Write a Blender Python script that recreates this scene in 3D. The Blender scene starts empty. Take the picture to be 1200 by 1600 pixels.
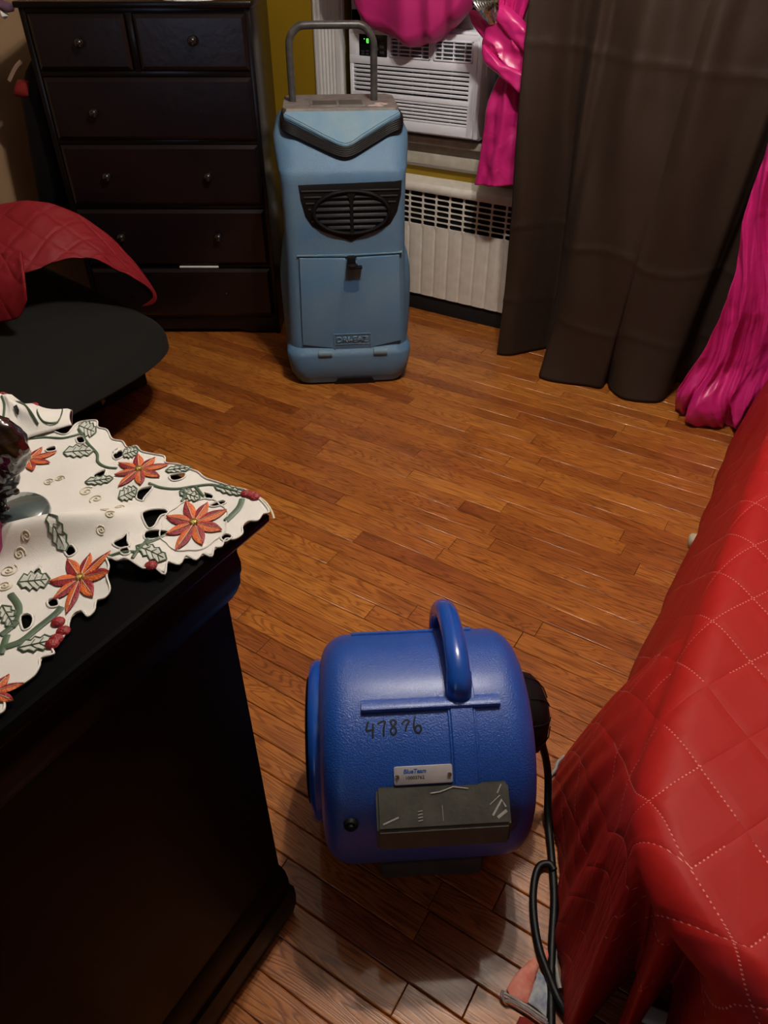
import bpy, bmesh, math, random
from mathutils import Vector, Matrix, noise
random.seed(7)
PI = math.pi
S = bpy.context.scene
COL = S.collection

# ------------------------------------------------------------------ camera, world, lights, exposure
CAM_H, PITCH, YAW, FPX = 1.30, math.radians(38.5), math.radians(32.0), 1120.0
cam = bpy.data.cameras.new('camera')
cam.sensor_fit = 'VERTICAL'; cam.sensor_height = 24.0
cam.lens = 24.0 * FPX / 1600.0
cam.clip_start = 0.02
camo = bpy.data.objects.new('camera', cam); COL.objects.link(camo)
camo.location = (0, 0, CAM_H)
camo.rotation_euler = (PI / 2 - PITCH, 0, YAW)
S.camera = camo

w = bpy.data.worlds.new('world'); S.world = w; w.use_nodes = True
w.node_tree.nodes['Background'].inputs[0].default_value = (0.05, 0.06, 0.09, 1)
w.node_tree.nodes['Background'].inputs[1].default_value = 0.3

S.view_settings.view_transform = 'Standard'
S.view_settings.look = 'None'
S.view_settings.exposure = 0.0
S.view_settings.gamma = 1.0
S.view_settings.use_curve_mapping = False

LAMP_XY = (-0.52, 1.36)
def light(name, kind, loc, energy, color, size=0.1, size_y=None, look=None, spread=None):
    l = bpy.data.lights.new(name, kind); l.energy = energy; l.color = color
    if kind == 'AREA':
        l.size = size
        if size_y: l.shape = 'RECTANGLE'; l.size_y = size_y
        if spread: l.spread = spread
    else: l.shadow_soft_size = size
    o = bpy.data.objects.new(name, l); COL.objects.link(o); o.location = loc
    if look is not None:
        o.rotation_euler = (Vector(look) - Vector(loc)).to_track_quat('-Z', 'Y').to_euler()
    return o
# added cool area light, source unseen, behind and to the left of the viewer
light('cool_fill_light', 'AREA', (-0.50, -2.12, 1.0), 6.0, (0.52, 0.68, 1.0), 0.75, 1.2, look=(-2.0, 2.1, 0.9))

# ------------------------------------------------------------------ unprojection helpers (photo pixel -> world point on a real plane)
_f = Vector((-math.sin(YAW) * math.cos(PITCH), math.cos(YAW) * math.cos(PITCH), -math.sin(PITCH)))
_r = Vector((math.cos(YAW), math.sin(YAW), 0)); _u = _r.cross(_f)
_C = Vector((0, 0, CAM_H))
def _ray(x, y): return _f + _r * ((x - 600) / FPX) - _u * ((y - 800) / FPX)
def AZ(x, y, z=0.0):
    r = _ray(x, y); return _C + r * ((z - CAM_H) / r.z)
def AY(x, y, Y):
    r = _ray(x, y); return _C + r * (Y / r.y)
def AF(x, y, p):                       # on the vertical plane through p that faces the viewer
    n = Vector((_f.x, _f.y, 0)); r = _ray(x, y); return _C + r * (n.dot(Vector(p) - _C) / n.dot(r))

# ------------------------------------------------------------------ object helpers
def tag(o, label=None, cat=None, group=None, kind=None):
    if label: o['label'] = label
    if cat: o['category'] = cat
    if group: o['group'] = group
    if kind: o['kind'] = kind
    return o
def empty(name, loc, label, cat, rz=0.0, group=None):
    o = bpy.data.objects.new(name, None); COL.objects.link(o)
    o.location = loc; o.rotation_euler = (0, 0, rz); o.empty_display_size = 0.05
    return tag(o, label, cat, group)
def link(name, me, mat, parent=None, smooth=40):
    if mat is not None:
        for m in (mat if isinstance(mat, (list, tuple)) else [mat]):
            me.materials.append(m)
    if smooth:
        me.shade_smooth()
        me.set_sharp_from_angle(angle=math.radians(smooth))
    o = bpy.data.objects.new(name, me); COL.objects.link(o)
    if parent is not None: o.parent = parent
    return o
def obj(name, bm, mat, parent=None, smooth=40, label=None):
    me = bpy.data.meshes.new(name); bm.normal_update(); bm.to_mesh(me); bm.free()
    o = link(name, me, mat, parent, smooth)
    if label: o['label'] = label
    return o
def pyobj(name, V, F, mat, parent=None, smooth=40, uv=None, label=None, mi=None):
    me = bpy.data.meshes.new(name); me.from_pydata([tuple(v) for v in V], [], F); me.update()
    if uv is not None:
        l = me.uv_layers.new(name='UVMap')
        for poly in me.polygons:
            for li in poly.loop_indices:
                l.data[li].uv = uv[me.loops[li].vertex_index]
    o = link(name, me, mat, parent, smooth)
    if mi:
        for p, k in zip(me.polygons, mi): p.material_index = k
    if label: o['label'] = label
    return o
def B(): return bmesh.new()
def merge(bm, sub):
    me = bpy.data.meshes.new('tmp'); sub.to_mesh(me); sub.free(); bm.from_mesh(me); bpy.data.meshes.remove(me)
def bx(bm, x0, x1, y0, y1, z0, z1, bev=0.0, seg=2, mat=None):
    s = B(); bmesh.ops.create_cube(s, size=1.0)
    for v in s.verts:
        v.co = Vector((x0 + (v.co.x + .5) * (x1 - x0), y0 + (v.co.y + .5) * (y1 - y0), z0 + (v.co.z + .5) * (z1 - z0)))
    if bev > 0: bmesh.ops.bevel(s, geom=list(s.edges), offset=bev, segments=seg, affect='EDGES', profile=0.5, clamp_overlap=True)
    if mat is not None: bmesh.ops.transform(s, matrix=mat, verts=s.verts)
    merge(bm, s)
def smoothpath(P, n=8, closed=False):
    P = [Vector(p) for p in P]; out = []; N = len(P)
    rng = range(N if closed else N - 1)
    for i in rng:
        g = (lambda k: P[k % N]) if closed else (lambda k: P[max(0, min(N - 1, k))])
        a, b, c, d = g(i - 1), g(i), g(i + 1), g(i + 2)
        for k in range(n):
            t = k / n
            out.append(0.5 * ((2 * b) + (c - a) * t + (2 * a - 5 * b + 4 * c - d) * t * t + (3 * b - a - 3 * c + d) * t ** 3))
    if not closed: out.append(P[-1].copy())
    return out
def tube(bm, P, r, n=10, closed=False, rb=None, up=Vector((0, 0, 1))):
    """sweep an ellipse (r along side, rb along up) on path P"""
    P = [Vector(p) for p in P]; N = len(P); rings = []
    for i, p in enumerate(P):
        if closed: t = P[(i + 1) % N] - P[i - 1]
        else: t = P[min(N - 1, i + 1)] - P[max(0, i - 1)]
        t.normalize()
        s = t.cross(up)
        if s.length < 1e-3: s = t.cross(Vector((0, 1, 0)))
        s.normalize(); q = s.cross(t).normalized()
        ri = r[i] if isinstance(r, (list, tuple)) else r
        rj = rb if rb is not None else ri
        rings.append([bm.verts.new(p + s * ri * math.cos(2 * PI * k / n) + q * rj * math.sin(2 * PI * k / n)) for k in range(n)])
    M = N if closed else N - 1
    for i in range(M):
        a, b = rings[i], rings[(i + 1) % N]
        for k in range(n): bm.faces.new((a[k], a[(k + 1) % n], b[(k + 1) % n], b[k]))
    if not closed:
        bm.faces.new(rings[0][::-1]); bm.faces.new(rings[-1])
def lathe(bm, prof, n=24, mat=None, axis='Z'):
    """profile of (radius, height) revolved"""
    s = B(); rings = []
    for r, h in prof:
        if r < 1e-6: rings.append([s.verts.new((0, 0, h))])
        else: rings.append([s.verts.new((r * math.cos(2 * PI * k / n), r * math.sin(2 * PI * k / n), h)) for k in range(n)])
    for a, b in zip(rings[:-1], rings[1:]):
        for k in range(n):
            q = [a[k % len(a)], a[(k + 1) % len(a)], b[(k + 1) % len(b)], b[k % len(b)]]
            u = []
            for v in q:
                if v not in u: u.append(v)
            if len(u) > 2: s.faces.new(u)
    if axis == 'X': bmesh.ops.transform(s, matrix=Matrix.Rotation(PI / 2, 4, 'Y'), verts=s.verts)
    if axis == '-Y': bmesh.ops.transform(s, matrix=Matrix.Rotation(PI / 2, 4, 'X'), verts=s.verts)
    if mat is not None: bmesh.ops.transform(s, matrix=mat, verts=s.verts)
    bmesh.ops.recalc_face_normals(s, faces=s.faces)
    merge(bm, s)
def loft(bm, rings, cap=True, closed=True):
    R = [[bm.verts.new(p) for p in r] for r in rings]; n = len(R[0])
    for a, b in zip(R[:-1], R[1:]):
        for k in range(n if closed else n - 1):
            bm.faces.new((a[k], a[(k + 1) % n], b[(k + 1) % n], b[k]))
    if cap: bm.faces.new(R[0][::-1]); bm.faces.new(R[-1])
def rrect(x0, x1, y0, y1, z, rf, rb, n=6, chf=None):
    """rounded rectangle ring; front (y0) corner radii rf, back rb"""
    P = []
    def arc(cx, cy, rx, ry, a0):
        for k in range(n + 1):
            a = a0 + PI / 2 * k / n
            P.append(Vector((cx + rx * math.cos(a), cy + ry * math.sin(a), z)))
    arc(x1 - rb, y1 - rb, rb, rb, 0); arc(x0 + rb, y1 - rb, rb, rb, PI / 2)
    arc(x0 + rf, y0 + rf, rf, rf, PI); arc(x1 - rf, y0 + rf, rf, rf, 1.5 * PI)
    return P
def prism(bm, poly, h0, h1, frame, bev=0.0):
    """extrude 2D polygon between heights h0,h1 ; frame maps (a,b,h)->Vector"""
    s = B()
    a = [s.verts.new((p[0], p[1], h0)) for p in poly]; b = [s.verts.new((p[0], p[1], h1)) for p in poly]
    n = len(poly); s.faces.new(a[::-1]); top = s.faces.new(b)
    for k in range(n): s.faces.new((a[k], a[(k + 1) % n], b[(k + 1) % n], b[k]))
    if bev > 0: bmesh.ops.bevel(s, geom=list(top.edges), offset=bev, segments=2, affect='EDGES', profile=0.5, clamp_overlap=True)
    for v in s.verts: v.co = frame(*v.co)
    bmesh.ops.recalc_face_normals(s, faces=s.faces)
    merge(bm, s)
def text_mesh(body, size, shear=0.0, offset=0.0, spacing=1.0):
    c = bpy.data.curves.new('t', 'FONT'); c.body = body; c.size = size; c.shear = shear; c.offset = offset
    c.space_character = spacing; c.resolution_u = 4
    o = bpy.data.objects.new('t', c); COL.objects.link(o)
    dg = bpy.context.evaluated_depsgraph_get(); dg.update()
    me = bpy.data.meshes.new_from_object(o.evaluated_get(dg))
    bpy.data.objects.remove(o); bpy.data.curves.remove(c)
    return me

# ------------------------------------------------------------------ materials
def mat(name, col, rough=0.5, metal=0.0, spec=0.5, coat=0.0, coat_rough=0.1, sheen=0.0, emis=None, estr=0.0,
        var=0.0, vscale=8.0, bump=0.0, bscale=200.0, col2=None, trans=0.0, alpha=1.0, rvar=0.0):
    m = bpy.data.materials.new(name); m.use_nodes = True
    nt = m.node_tree; N = nt.nodes; L = nt.links; p = N['Principled BSDF']
    p.inputs['Base Color'].default_value = (*col, 1); p.inputs['Roughness'].default_value = rough
    p.inputs['Metallic'].default_value = metal; p.inputs['Specular IOR Level'].default_value = spec
    p.inputs['Coat Weight'].default_value = coat; p.inputs['Coat Roughness'].default_value = coat_rough
    p.inputs['Sheen Weight'].default_value = sheen
    p.inputs['Transmission Weight'].default_value = trans; p.inputs['Alpha'].default_value = alpha
    if emis: p.inputs['Emission Color'].default_value = (*emis, 1); p.inputs['Emission Strength'].default_value = estr
    tc = N.new('ShaderNodeTexCoord')
    if var > 0:
        n = N.new('ShaderNodeTexNoise'); n.inputs['Scale'].default_value = vscale; n.inputs['Detail'].default_value = 6
        L.new(tc.outputs['Object'], n.inputs['Vector'])
        r = N.new('ShaderNodeMapRange'); r.inputs[1].default_value = 0.3; r.inputs[2].default_value = 0.7
        L.new(n.outputs['Fac'], r.inputs[0])
        mx = N.new('ShaderNodeMix'); mx.data_type = 'RGBA'
        c2 = col2 if col2 else tuple(c * (1 - var) for c in col)
        mx.inputs[6].default_value = (*col, 1); mx.inputs[7].default_value = (*c2, 1)
        L.new(r.outputs[0], mx.inputs[0]); L.new(mx.outputs[2], p.inputs['Base Color'])
        if rvar:
            r2 = N.new('ShaderNodeMapRange'); r2.inputs[3].default_value = rough; r2.inputs[4].default_value = rough + rvar
            L.new(n.outputs['Fac'], r2.inputs[0]); L.new(r2.outputs[0], p.inputs['Roughness'])
    if bump > 0:
        n = N.new('ShaderNodeTexNoise'); n.inputs['Scale'].default_value = bscale; n.inputs['Detail'].default_value = 3
        L.new(tc.outputs['Object'], n.inputs['Vector'])
        b = N.new('ShaderNodeBump'); b.inputs['Strength'].default_value = bump; b.inputs['Distance'].default_value = 0.002
        L.new(n.outputs['Fac'], b.inputs['Height']); L.new(b.outputs['Normal'], p.inputs['Normal'])
    return m

def wood_floor_mat():
    m = bpy.data.materials.new('oak_floor'); m.use_nodes = True
    nt = m.node_tree; N = nt.nodes; L = nt.links; p = N['Principled BSDF']
    tc = N.new('ShaderNodeTexCoord'); oi = N.new('ShaderNodeObjectInfo')
    off = N.new('ShaderNodeVectorMath'); off.operation = 'MULTIPLY_ADD'
    cx = N.new('ShaderNodeCombineXYZ'); L.new(oi.outputs['Random'], cx.inputs[0]); L.new(oi.outputs['Random'], cx.inputs[1]); L.new(oi.outputs['Random'], cx.inputs[2])
    off.inputs[1].default_value = (37.0, 11.3, 53.0); L.new(cx.outputs[0], off.inputs[0]); L.new(tc.outputs['Object'], off.inputs[2])
    # cathedral grain : contour bands of stretched noise
    mp = N.new('ShaderNodeMapping'); mp.inputs['Scale'].default_value = (1.0, 10.0, 1.0); L.new(off.outputs[0], mp.inputs[0])
    n1 = N.new('ShaderNodeTexNoise'); n1.inputs['Scale'].default_value = 2.6; n1.inputs['Detail'].default_value = 2.0; n1.inputs['Distortion'].default_value = 0.4
    L.new(mp.outputs[0], n1.inputs['Vector'])
    mul = N.new('ShaderNodeMath'); mul.operation = 'MULTIPLY'; mul.inputs[1].default_value = 17.0; L.new(n1.outputs['Fac'], mul.inputs[0])
    fr = N.new('ShaderNodeMath'); fr.operation = 'PINGPONG'; fr.inputs[1].default_value = 0.5; L.new(mul.outputs[0], fr.inputs[0])
    mr = N.new('ShaderNodeMapRange'); mr.inputs[1].default_value = 0.0; mr.inputs[2].default_value = 0.32; mr.interpolation_type = 'SMOOTHSTEP'; L.new(fr.outputs[0], mr.inputs[0])
    # fine pores
    mp2 = N.new('ShaderNodeMapping'); mp2.inputs['Scale'].default_value = (12.0, 260.0, 12.0); L.new(off.outputs[0], mp2.inputs[0])
    n2 = N.new('ShaderNodeTexNoise'); n2.inputs['Scale'].default_value = 1.0; n2.inputs['Detail'].default_value = 4.0; L.new(mp2.outputs[0], n2.inputs['Vector'])
    # large blotches
    n3 = N.new('ShaderNodeTexNoise'); n3.inputs['Scale'].default_value = 5.0; n3.inputs['Detail'].default_value = 3.0; L.new(off.outputs[0], n3.inputs['Vector'])
    cr = N.new('ShaderNodeValToRGB')                       # plank tone
    e = cr.color_ramp.elements
    e[0].position = 0.0; e[0].color = FLOOR_TONES[0]; e[1].position = 1.0; e[1].color = FLOOR_TONES[-1]
    for i, c in enumerate(FLOOR_TONES[1:-1]):
        q = e.new((i + 1) / (len(FLOOR_TONES) - 1)); q.color = c
    L.new(oi.outputs['Random'], cr.inputs[0])
    dk = N.new('ShaderNodeMix'); dk.data_type = 'RGBA'; dk.blend_type = 'MULTIPLY'; dk.inputs[7].default_value = (0.46, 0.36, 0.28, 1)
    inv = N.new('ShaderNodeMath'); inv.operation = 'SUBTRACT'; inv.inputs[0].default_value = 1.0; L.new(mr.outputs[0], inv.inputs[1])
    st = N.new('ShaderNodeMath'); st.operation = 'MULTIPLY'; L.new(inv.outputs[0], st.inputs[0]); st.inputs[1].default_value = 0.80
    L.new(st.outputs[0], dk.inputs[0]); L.new(cr.outputs[0], dk.inputs[6])
    d2 = N.new('ShaderNodeMix'); d2.data_type = 'RGBA'; d2.blend_type = 'MULTIPLY'; d2.inputs[7].default_value = (0.62, 0.55, 0.5, 1)
    r2 = N.new('ShaderNodeMapRange'); r2.inputs[1].default_value = 0.45; r2.inputs[2].default_value = 0.75; L.new(n2.outputs['Fac'], r2.inputs[0])
    L.new(r2.outputs[0], d2.inputs[0]); L.new(dk.outputs[2], d2.inputs[6])
    d3 = N.new('ShaderNodeMix'); d3.data_type = 'RGBA'; d3.blend_type = 'MULTIPLY'; d3.inputs[7].default_value = (0.72, 0.66, 0.62, 1)
    r3 = N.new('ShaderNodeMapRange'); r3.inputs[1].default_value = 0.5; r3.inputs[2].default_value = 0.72; L.new(n3.outputs['Fac'], r3.inputs[0])
    L.new(r3.outputs[0], d3.inputs[0]); L.new(d2.outputs[2], d3.inputs[6])
    L.new(d3.outputs[2], p.inputs['Base Color'])
    p.inputs['Roughness'].default_value = 0.33
    rr = N.new('ShaderNodeMapRange'); rr.inputs[3].default_value = 0.26; rr.inputs[4].default_value = 0.42; L.new(n3.outputs['Fac'], rr.inputs[0]); L.new(rr.outputs[0], p.inputs['Roughness'])
    p.inputs['Specular IOR Level'].default_value = 0.3
    p.inputs['Coat Weight'].default_value = 0.30; p.inputs['Coat Roughness'].default_value = 0.07
    b = N.new('ShaderNodeBump'); b.inputs['Strength'].default_value = 0.12; b.inputs['Distance'].default_value = 0.001
    L.new(mr.outputs[0], b.inputs['Height']); L.new(b.outputs['Normal'], p.inputs['Normal'])
    return m
FLOOR_TONES = [(0.42, 0.138, 0.026, 1), (0.49, 0.175, 0.032, 1), (0.36, 0.108, 0.022, 1), (0.54, 0.205, 0.038, 1), (0.45, 0.150, 0.028, 1), (0.30, 0.086, 0.019, 1), (0.51, 0.18, 0.033, 1)]

def cloth_mat(name, col, rough=0.8, sheen=0.3, weave=900.0, wb=0.15, wr=0.0, wrs=14.0, spec=0.3, var=0.12, aniso=0.0):
    """woven fabric: fine weave bump from UV, plus broad soft wrinkles"""
    m = bpy.data.materials.new(name); m.use_nodes = True
    nt = m.node_tree; N = nt.nodes; L = nt.links; p = N['Principled BSDF']
    p.inputs['Roughness'].default_value = rough; p.inputs['Sheen Weight'].default_value = sheen
    p.inputs['Sheen Tint'].default_value = (*[min(1, c * 2 + .1) for c in col], 1)
    p.inputs['Specular IOR Level'].default_value = spec
    tc = N.new('ShaderNodeTexCoord')
    n = N.new('ShaderNodeTexNoise'); n.inputs['Scale'].default_value = 6; n.inputs['Detail'].default_value = 4; L.new(tc.outputs['Object'], n.inputs['Vector'])
    mp = N.new('ShaderNodeMapping'); mp.inputs['Scale'].default_value = (weave, weave * 0.25, 1); L.new(tc.outputs['UV'], mp.inputs[0])
    nw = N.new('ShaderNodeTexNoise'); nw.inputs['Scale'].default_value = 1.0; nw.inputs['Detail'].default_value = 1; L.new(mp.outputs[0], nw.inputs['Vector'])
    mx = N.new('ShaderNodeMix'); mx.data_type = 'RGBA'; mx.inputs[6].default_value = (*[c * (1 - var) for c in col], 1); mx.inputs[7].default_value = (*[c * (1 + var) for c in col], 1)
    av = N.new('ShaderNodeMath'); av.operation = 'ADD'; L.new(n.outputs['Fac'], av.inputs[0]); L.new(nw.outputs['Fac'], av.inputs[1])
    hf = N.new('ShaderNodeMath'); hf.operation = 'MULTIPLY'; hf.inputs[1].default_value = 0.5; L.new(av.outputs[0], hf.inputs[0])
    L.new(hf.outputs[0], mx.inputs[0]); L.new(mx.outputs[2], p.inputs['Base Color'])
    b = N.new('ShaderNodeBump'); b.inputs['Strength'].default_value = wb; b.inputs['Distance'].default_value = 0.001; L.new(nw.outputs['Fac'], b.inputs['Height'])
    if wr > 0:
        n4 = N.new('ShaderNodeTexNoise'); n4.inputs['Scale'].default_value = wrs; n4.inputs['Detail'].default_value = 2; n4.inputs['Distortion'].default_value = 1.2
        L.new(tc.outputs['UV'], n4.inputs['Vector'])
        b2 = N.new('ShaderNodeBump'); b2.inputs['Strength'].default_value = wr; b2.inputs['Distance'].default_value = 0.012
        L.new(n4.outputs['Fac'], b2.inputs['Height']); L.new(b.outputs['Normal'], b2.inputs['Normal']); L.new(b2.outputs['Normal'], p.inputs['Normal'])
    else: L.new(b.outputs['Normal'], p.inputs['Normal'])
    return m

def quilt_mat(name, col, qd=0.0022, pitch=0.085, a1=60.0, a2=-42.0, stitch=(0.70, 0.26, 0.22), wr=0.22, rough=0.6):
    """quilted fabric: two families of stitched seams, puffed between, dotted stitch holes"""
    m = bpy.data.materials.new(name); m.use_nodes = True
    nt = m.node_tree; N = nt.nodes; L = nt.links; p = N['Principled BSDF']
    p.inputs['Roughness'].default_value = rough; p.inputs['Sheen Weight'].default_value = 0.0; p.inputs['Specular IOR Level'].default_value = 0.25
    tc = N.new('ShaderNodeTexCoord')
    hs = []; dots = []
    def M(op, a, b=None, c=None):
        n = N.new('ShaderNodeMath'); n.operation = op
        for i, v in enumerate((a, b, c)):
            if v is None: continue
            if isinstance(v, (int, float)): n.inputs[i].default_value = v
            else: L.new(v, n.inputs[i])
        return n.outputs[0]
    for ang in (a1, a2):
        a = math.radians(ang)
        d = N.new('ShaderNodeVectorMath'); d.operation = 'DOT_PRODUCT'; L.new(tc.outputs['UV'], d.inputs[0]); d.inputs[1].default_value = (-math.sin(a), math.cos(a), 0)
        al = N.new('ShaderNodeVectorMath'); al.operation = 'DOT_PRODUCT'; L.new(tc.outputs['UV'], al.inputs[0]); al.inputs[1].default_value = (math.cos(a), math.sin(a), 0)
        pp = M('PINGPONG', d.outputs['Value'], pitch / 2)          # 0 at seam
        h = M('MINIMUM', M('DIVIDE', pp, 0.012), 1.0); h = M('POWER', h, 0.6)
        hs.append(h)
        inl = M('LESS_THAN', pp, 0.0009)
        fr = M('FRACT', M('DIVIDE', al.outputs['Value'], 0.0062)); dt = M('LESS_THAN', fr, 0.38)
        dots.append(M('MULTIPLY', inl, dt))
    H = M('MULTIPLY', hs[0], hs[1]); D = M('MAXIMUM', dots[0], dots[1])
    n = N.new('ShaderNodeTexNoise'); n.inputs['Scale'].default_value = 3; n.inputs['Detail'].default_value = 3; L.new(tc.outputs['UV'], n.inputs['Vector'])
    D = M('MULTIPLY', D, M('GREATER_THAN', n.outputs['Fac'], 0.47))
    mx = N.new('ShaderNodeMix'); mx.data_type = 'RGBA'; mx.inputs[6].default_value = (*col, 1); mx.inputs[7].default_value = (*stitch, 1)
    L.new(D, mx.inputs[0]); L.new(mx.outputs[2], p.inputs['Base Color'])
    nw = N.new('ShaderNodeTexNoise'); nw.inputs['Scale'].default_value = 9; nw.inputs['Detail'].default_value = 2; nw.inputs['Distortion'].default_value = 0.5
    mpw = N.new('ShaderNodeMapping'); mpw.inputs['Scale'].default_value = (1, 1, 1); L.new(tc.outputs['UV'], mpw.inputs[0]); L.new(mpw.outputs[0], nw.inputs['Vector'])
    b = N.new('ShaderNodeBump'); b.inputs['Strength'].default_value = 0.5; b.inputs['Distance'].default_value = qd; L.new(H, b.inputs['Height'])
    b2 = N.new('ShaderNodeBump'); b2.inputs['Strength'].default_value = wr; b2.inputs['Distance'].default_value = 0.02; L.new(nw.outputs['Fac'], b2.inputs['Height']); L.new(b.outputs['Normal'], b2.inputs['Normal'])
    L.new(b2.outputs['Normal'], p.inputs['Normal'])
    return m

M_floor = wood_floor_mat()
M_sub = mat('subfloor', (0.03, 0.012, 0.005), 0.8)
M_yellow = mat('mustard_wall', (0.31, 0.190, 0.004), 0.6, var=0.08, vscale=3, bump=0.1, bscale=300)
M_beige = mat('tan_wall', (0.34, 0.215, 0.12), 0.75, var=0.1, vscale=3, bump=0.1, bscale=300)
M_ceil = mat('white_ceiling', (0.42, 0.40, 0.37), 0.9, var=0.05, vscale=2)
M_trim = mat('white_trim_paint', (0.76, 0.75, 0.75), 0.4, var=0.12, vscale=10)
M_trim_dirty = mat('worn_sill_paint', (0.60, 0.57, 0.50), 0.45, var=0.3, vscale=22, col2=(0.42, 0.38, 0.30))
M_rad = mat('radiator_enamel', (0.82, 0.79, 0.74), 0.38, var=0.25, vscale=26, col2=(0.70, 0.66, 0.59), bump=0.15, bscale=60)
M_black = mat('black_gap', (0.004, 0.004, 0.005), 0.8)
M_dark = mat('espresso_wood', (0.006, 0.0035, 0.004), 0.26, spec=0.4, var=0.4, vscale=7, bump=0.25, bscale=40)
M_draw = mat('espresso_drawer_wood', (0.006, 0.0035, 0.005), 0.27, spec=0.5, var=0.4, vscale=9, bump=0.3, bscale=36, col2=(0.010, 0.005, 0.006))
M_knob = mat('dark_bronze_knob', (0.012, 0.010, 0.010), 0.14, coat=1.0, coat_rough=0.05)
M_chrome = mat('chrome', (0.6, 0.6, 0.6), 0.2, metal=1.0)
M_lacq = mat('black_lacquer', (0.0014, 0.0014, 0.0018), 0.34, spec=0.10)
M_blue1 = mat('scuffed_blue_plastic', (0.078, 0.180, 0.325), 0.48, var=0.5, vscale=7, col2=(0.115, 0.210, 0.315), bump=0.35, bscale=260, rvar=0.2)
M_blue1t = mat('dusty_blue_plastic', (0.105, 0.235, 0.37), 0.55, var=0.5, vscale=18, col2=(0.17, 0.27, 0.34), bump=0.35, bscale=260)
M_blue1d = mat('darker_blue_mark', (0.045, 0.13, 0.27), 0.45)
M_grey_top = mat('worn_grey_panel', (0.12, 0.110, 0.105), 0.7, var=0.6, vscale=26, col2=(0.22, 0.20, 0.19), bump=0.4, bscale=90)
M_bplast = mat('black_plastic', (0.005, 0.005, 0.006), 0.55, spec=0.18, bump=0.2, bscale=200)
M_bmetal = mat('black_tube_metal', (0.030, 0.030, 0.033), 0.38, var=0.7, vscale=40, col2=(0.075, 0.072, 0.07))
M_cord = mat('black_rubber_cord', (0.003, 0.003, 0.004), 0.5, spec=0.3)
M_fin = mat('louvre_plastic', (0.009, 0.010, 0.015), 0.5, spec=0.2)
M_blue2 = mat('royal_blue_plastic', (0.010, 0.082, 0.42), 0.36, spec=0.6, coat=0.45, coat_rough=0.32, bump=0.75, bscale=420, var=0.12, vscale=5)
M_blue2h = mat('smooth_blue_plastic', (0.010, 0.075, 0.40), 0.25, coat=0.3, coat_rough=0.15)
M_bump = mat('grey_rubber_bumper', (0.055, 0.055, 0.045), 0.5, var=0.5, vscale=35, col2=(0.085, 0.085, 0.072), bump=0.3, bscale=120)
M_scuff = mat('pale_scuff', (0.34, 0.34, 0.32), 0.6)
M_plate = mat('brushed_silver_plate', (0.62, 0.60, 0.62), 0.42, metal=0.25, var=0.15, vscale=30)
M_ink = mat('black_marker_ink', (0.003, 0.003, 0.005), 0.5)
M_logo = mat('blue_print', (0.01, 0.10, 0.42), 0.5)
M_ac = mat('white_appliance_plastic', (0.84, 0.86, 0.95), 0.38, var=0.05, vscale=6)
M_acdark = mat('dark_slot', (0.012, 0.012, 0.014), 0.7)
M_acgrey = mat('grey_vent_inner', (0.16, 0.16, 0.19), 0.6)
M_acpanel = mat('gloss_black_panel', (0.006, 0.006, 0.008), 0.15, coat=1)
M_btn = mat('grey_button', (0.03, 0.03, 0.034), 0.45)
M_green = mat('green_led', (0.02, 0.5, 0.05), 0.4, emis=(0.12, 1.0, 0.08), estr=1.6)
M_brownc = cloth_mat('brown_curtain_cloth', (0.027, 0.0150, 0.0095), 0.66, 0.05, 700, 0.35, 0.25, 5.0, var=0.25)
M_pink = cloth_mat('fuchsia_satin', (0.58, 0.018, 0.19), 0.35, 0.0, 600, 0.10, 0.55, 9.0, spec=0.6, var=0.12)
M_pinkm = cloth_mat('fuchsia_matte', (0.46, 0.018, 0.16), 0.55, 0.35, 600, 0.25, 0.25, 12.0, spec=0.35)
M_foil = mat('silver_foil', (0.75, 0.75, 0.75), 0.18, metal=1.0, bump=1.0, bscale=40)
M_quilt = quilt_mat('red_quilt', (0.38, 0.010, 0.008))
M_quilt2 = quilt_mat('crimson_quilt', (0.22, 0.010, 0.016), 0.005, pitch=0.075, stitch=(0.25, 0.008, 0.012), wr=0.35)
M_quiltin = quilt_mat('black_quilt_lining', (0.006, 0.008, 0.010), 0.006, pitch=0.075, stitch=(0.01, 0.01, 0.01), wr=0.35)
M_lining = mat('white_quilt_lining', (0.42, 0.40, 0.38), 0.9, var=0.5, vscale=50)
M_sheet = mat('cream_sheet', (0.55, 0.48, 0.36), 0.9, var=0.3, vscale=25)
M_bcloth = cloth_mat('black_jersey', (0.0065, 0.0065, 0.006), 0.9, 0.25, 900, 0.2, 0.3, 7.0)
M_runner = mat('white_runner_cloth', (0.76, 0.74, 0.70), 0.85, sheen=0.2, var=0.10, vscale=16, bump=0.08, bscale=900)
M_orange = mat('orange_satin_stitch', (0.72, 0.15, 0.03), 0.45, var=0.3, vscale=80, bump=0.6, bscale=600)
M_redst = mat('crimson_satin_stitch', (0.30, 0.010, 0.016), 0.45, var=0.3, vscale=80, bump=0.6, bscale=600)
M_gold = mat('gold_thread', (0.62, 0.50, 0.16), 0.4, metal=0.3)
M_goldl = mat('pale_gold_thread', (0.62, 0.57, 0.42), 0.5)
M_gst = mat('sage_green_stitch', (0.075, 0.125, 0.075), 0.55, var=0.3, vscale=60)
M_leafc = mat('sheer_leaf_fill', (0.62, 0.63, 0.58), 0.85, var=0.3, vscale=90)
M_glass = mat('smoked_glass', (0.010, 0.006, 0.007), 0.07, coat=1.0, coat_rough=0.03, var=0.4, vscale=30, col2=(0.03, 0.012, 0.012))
M_gbase = mat('grey_green_glass', (0.085, 0.115, 0.115), 0.10, coat=1.0, coat_rough=0.05, var=0.5, vscale=14, col2=(0.03, 0.045, 0.05))
M_pinkbox = mat('raspberry_card', (0.30, 0.015, 0.11), 0.5)
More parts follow.
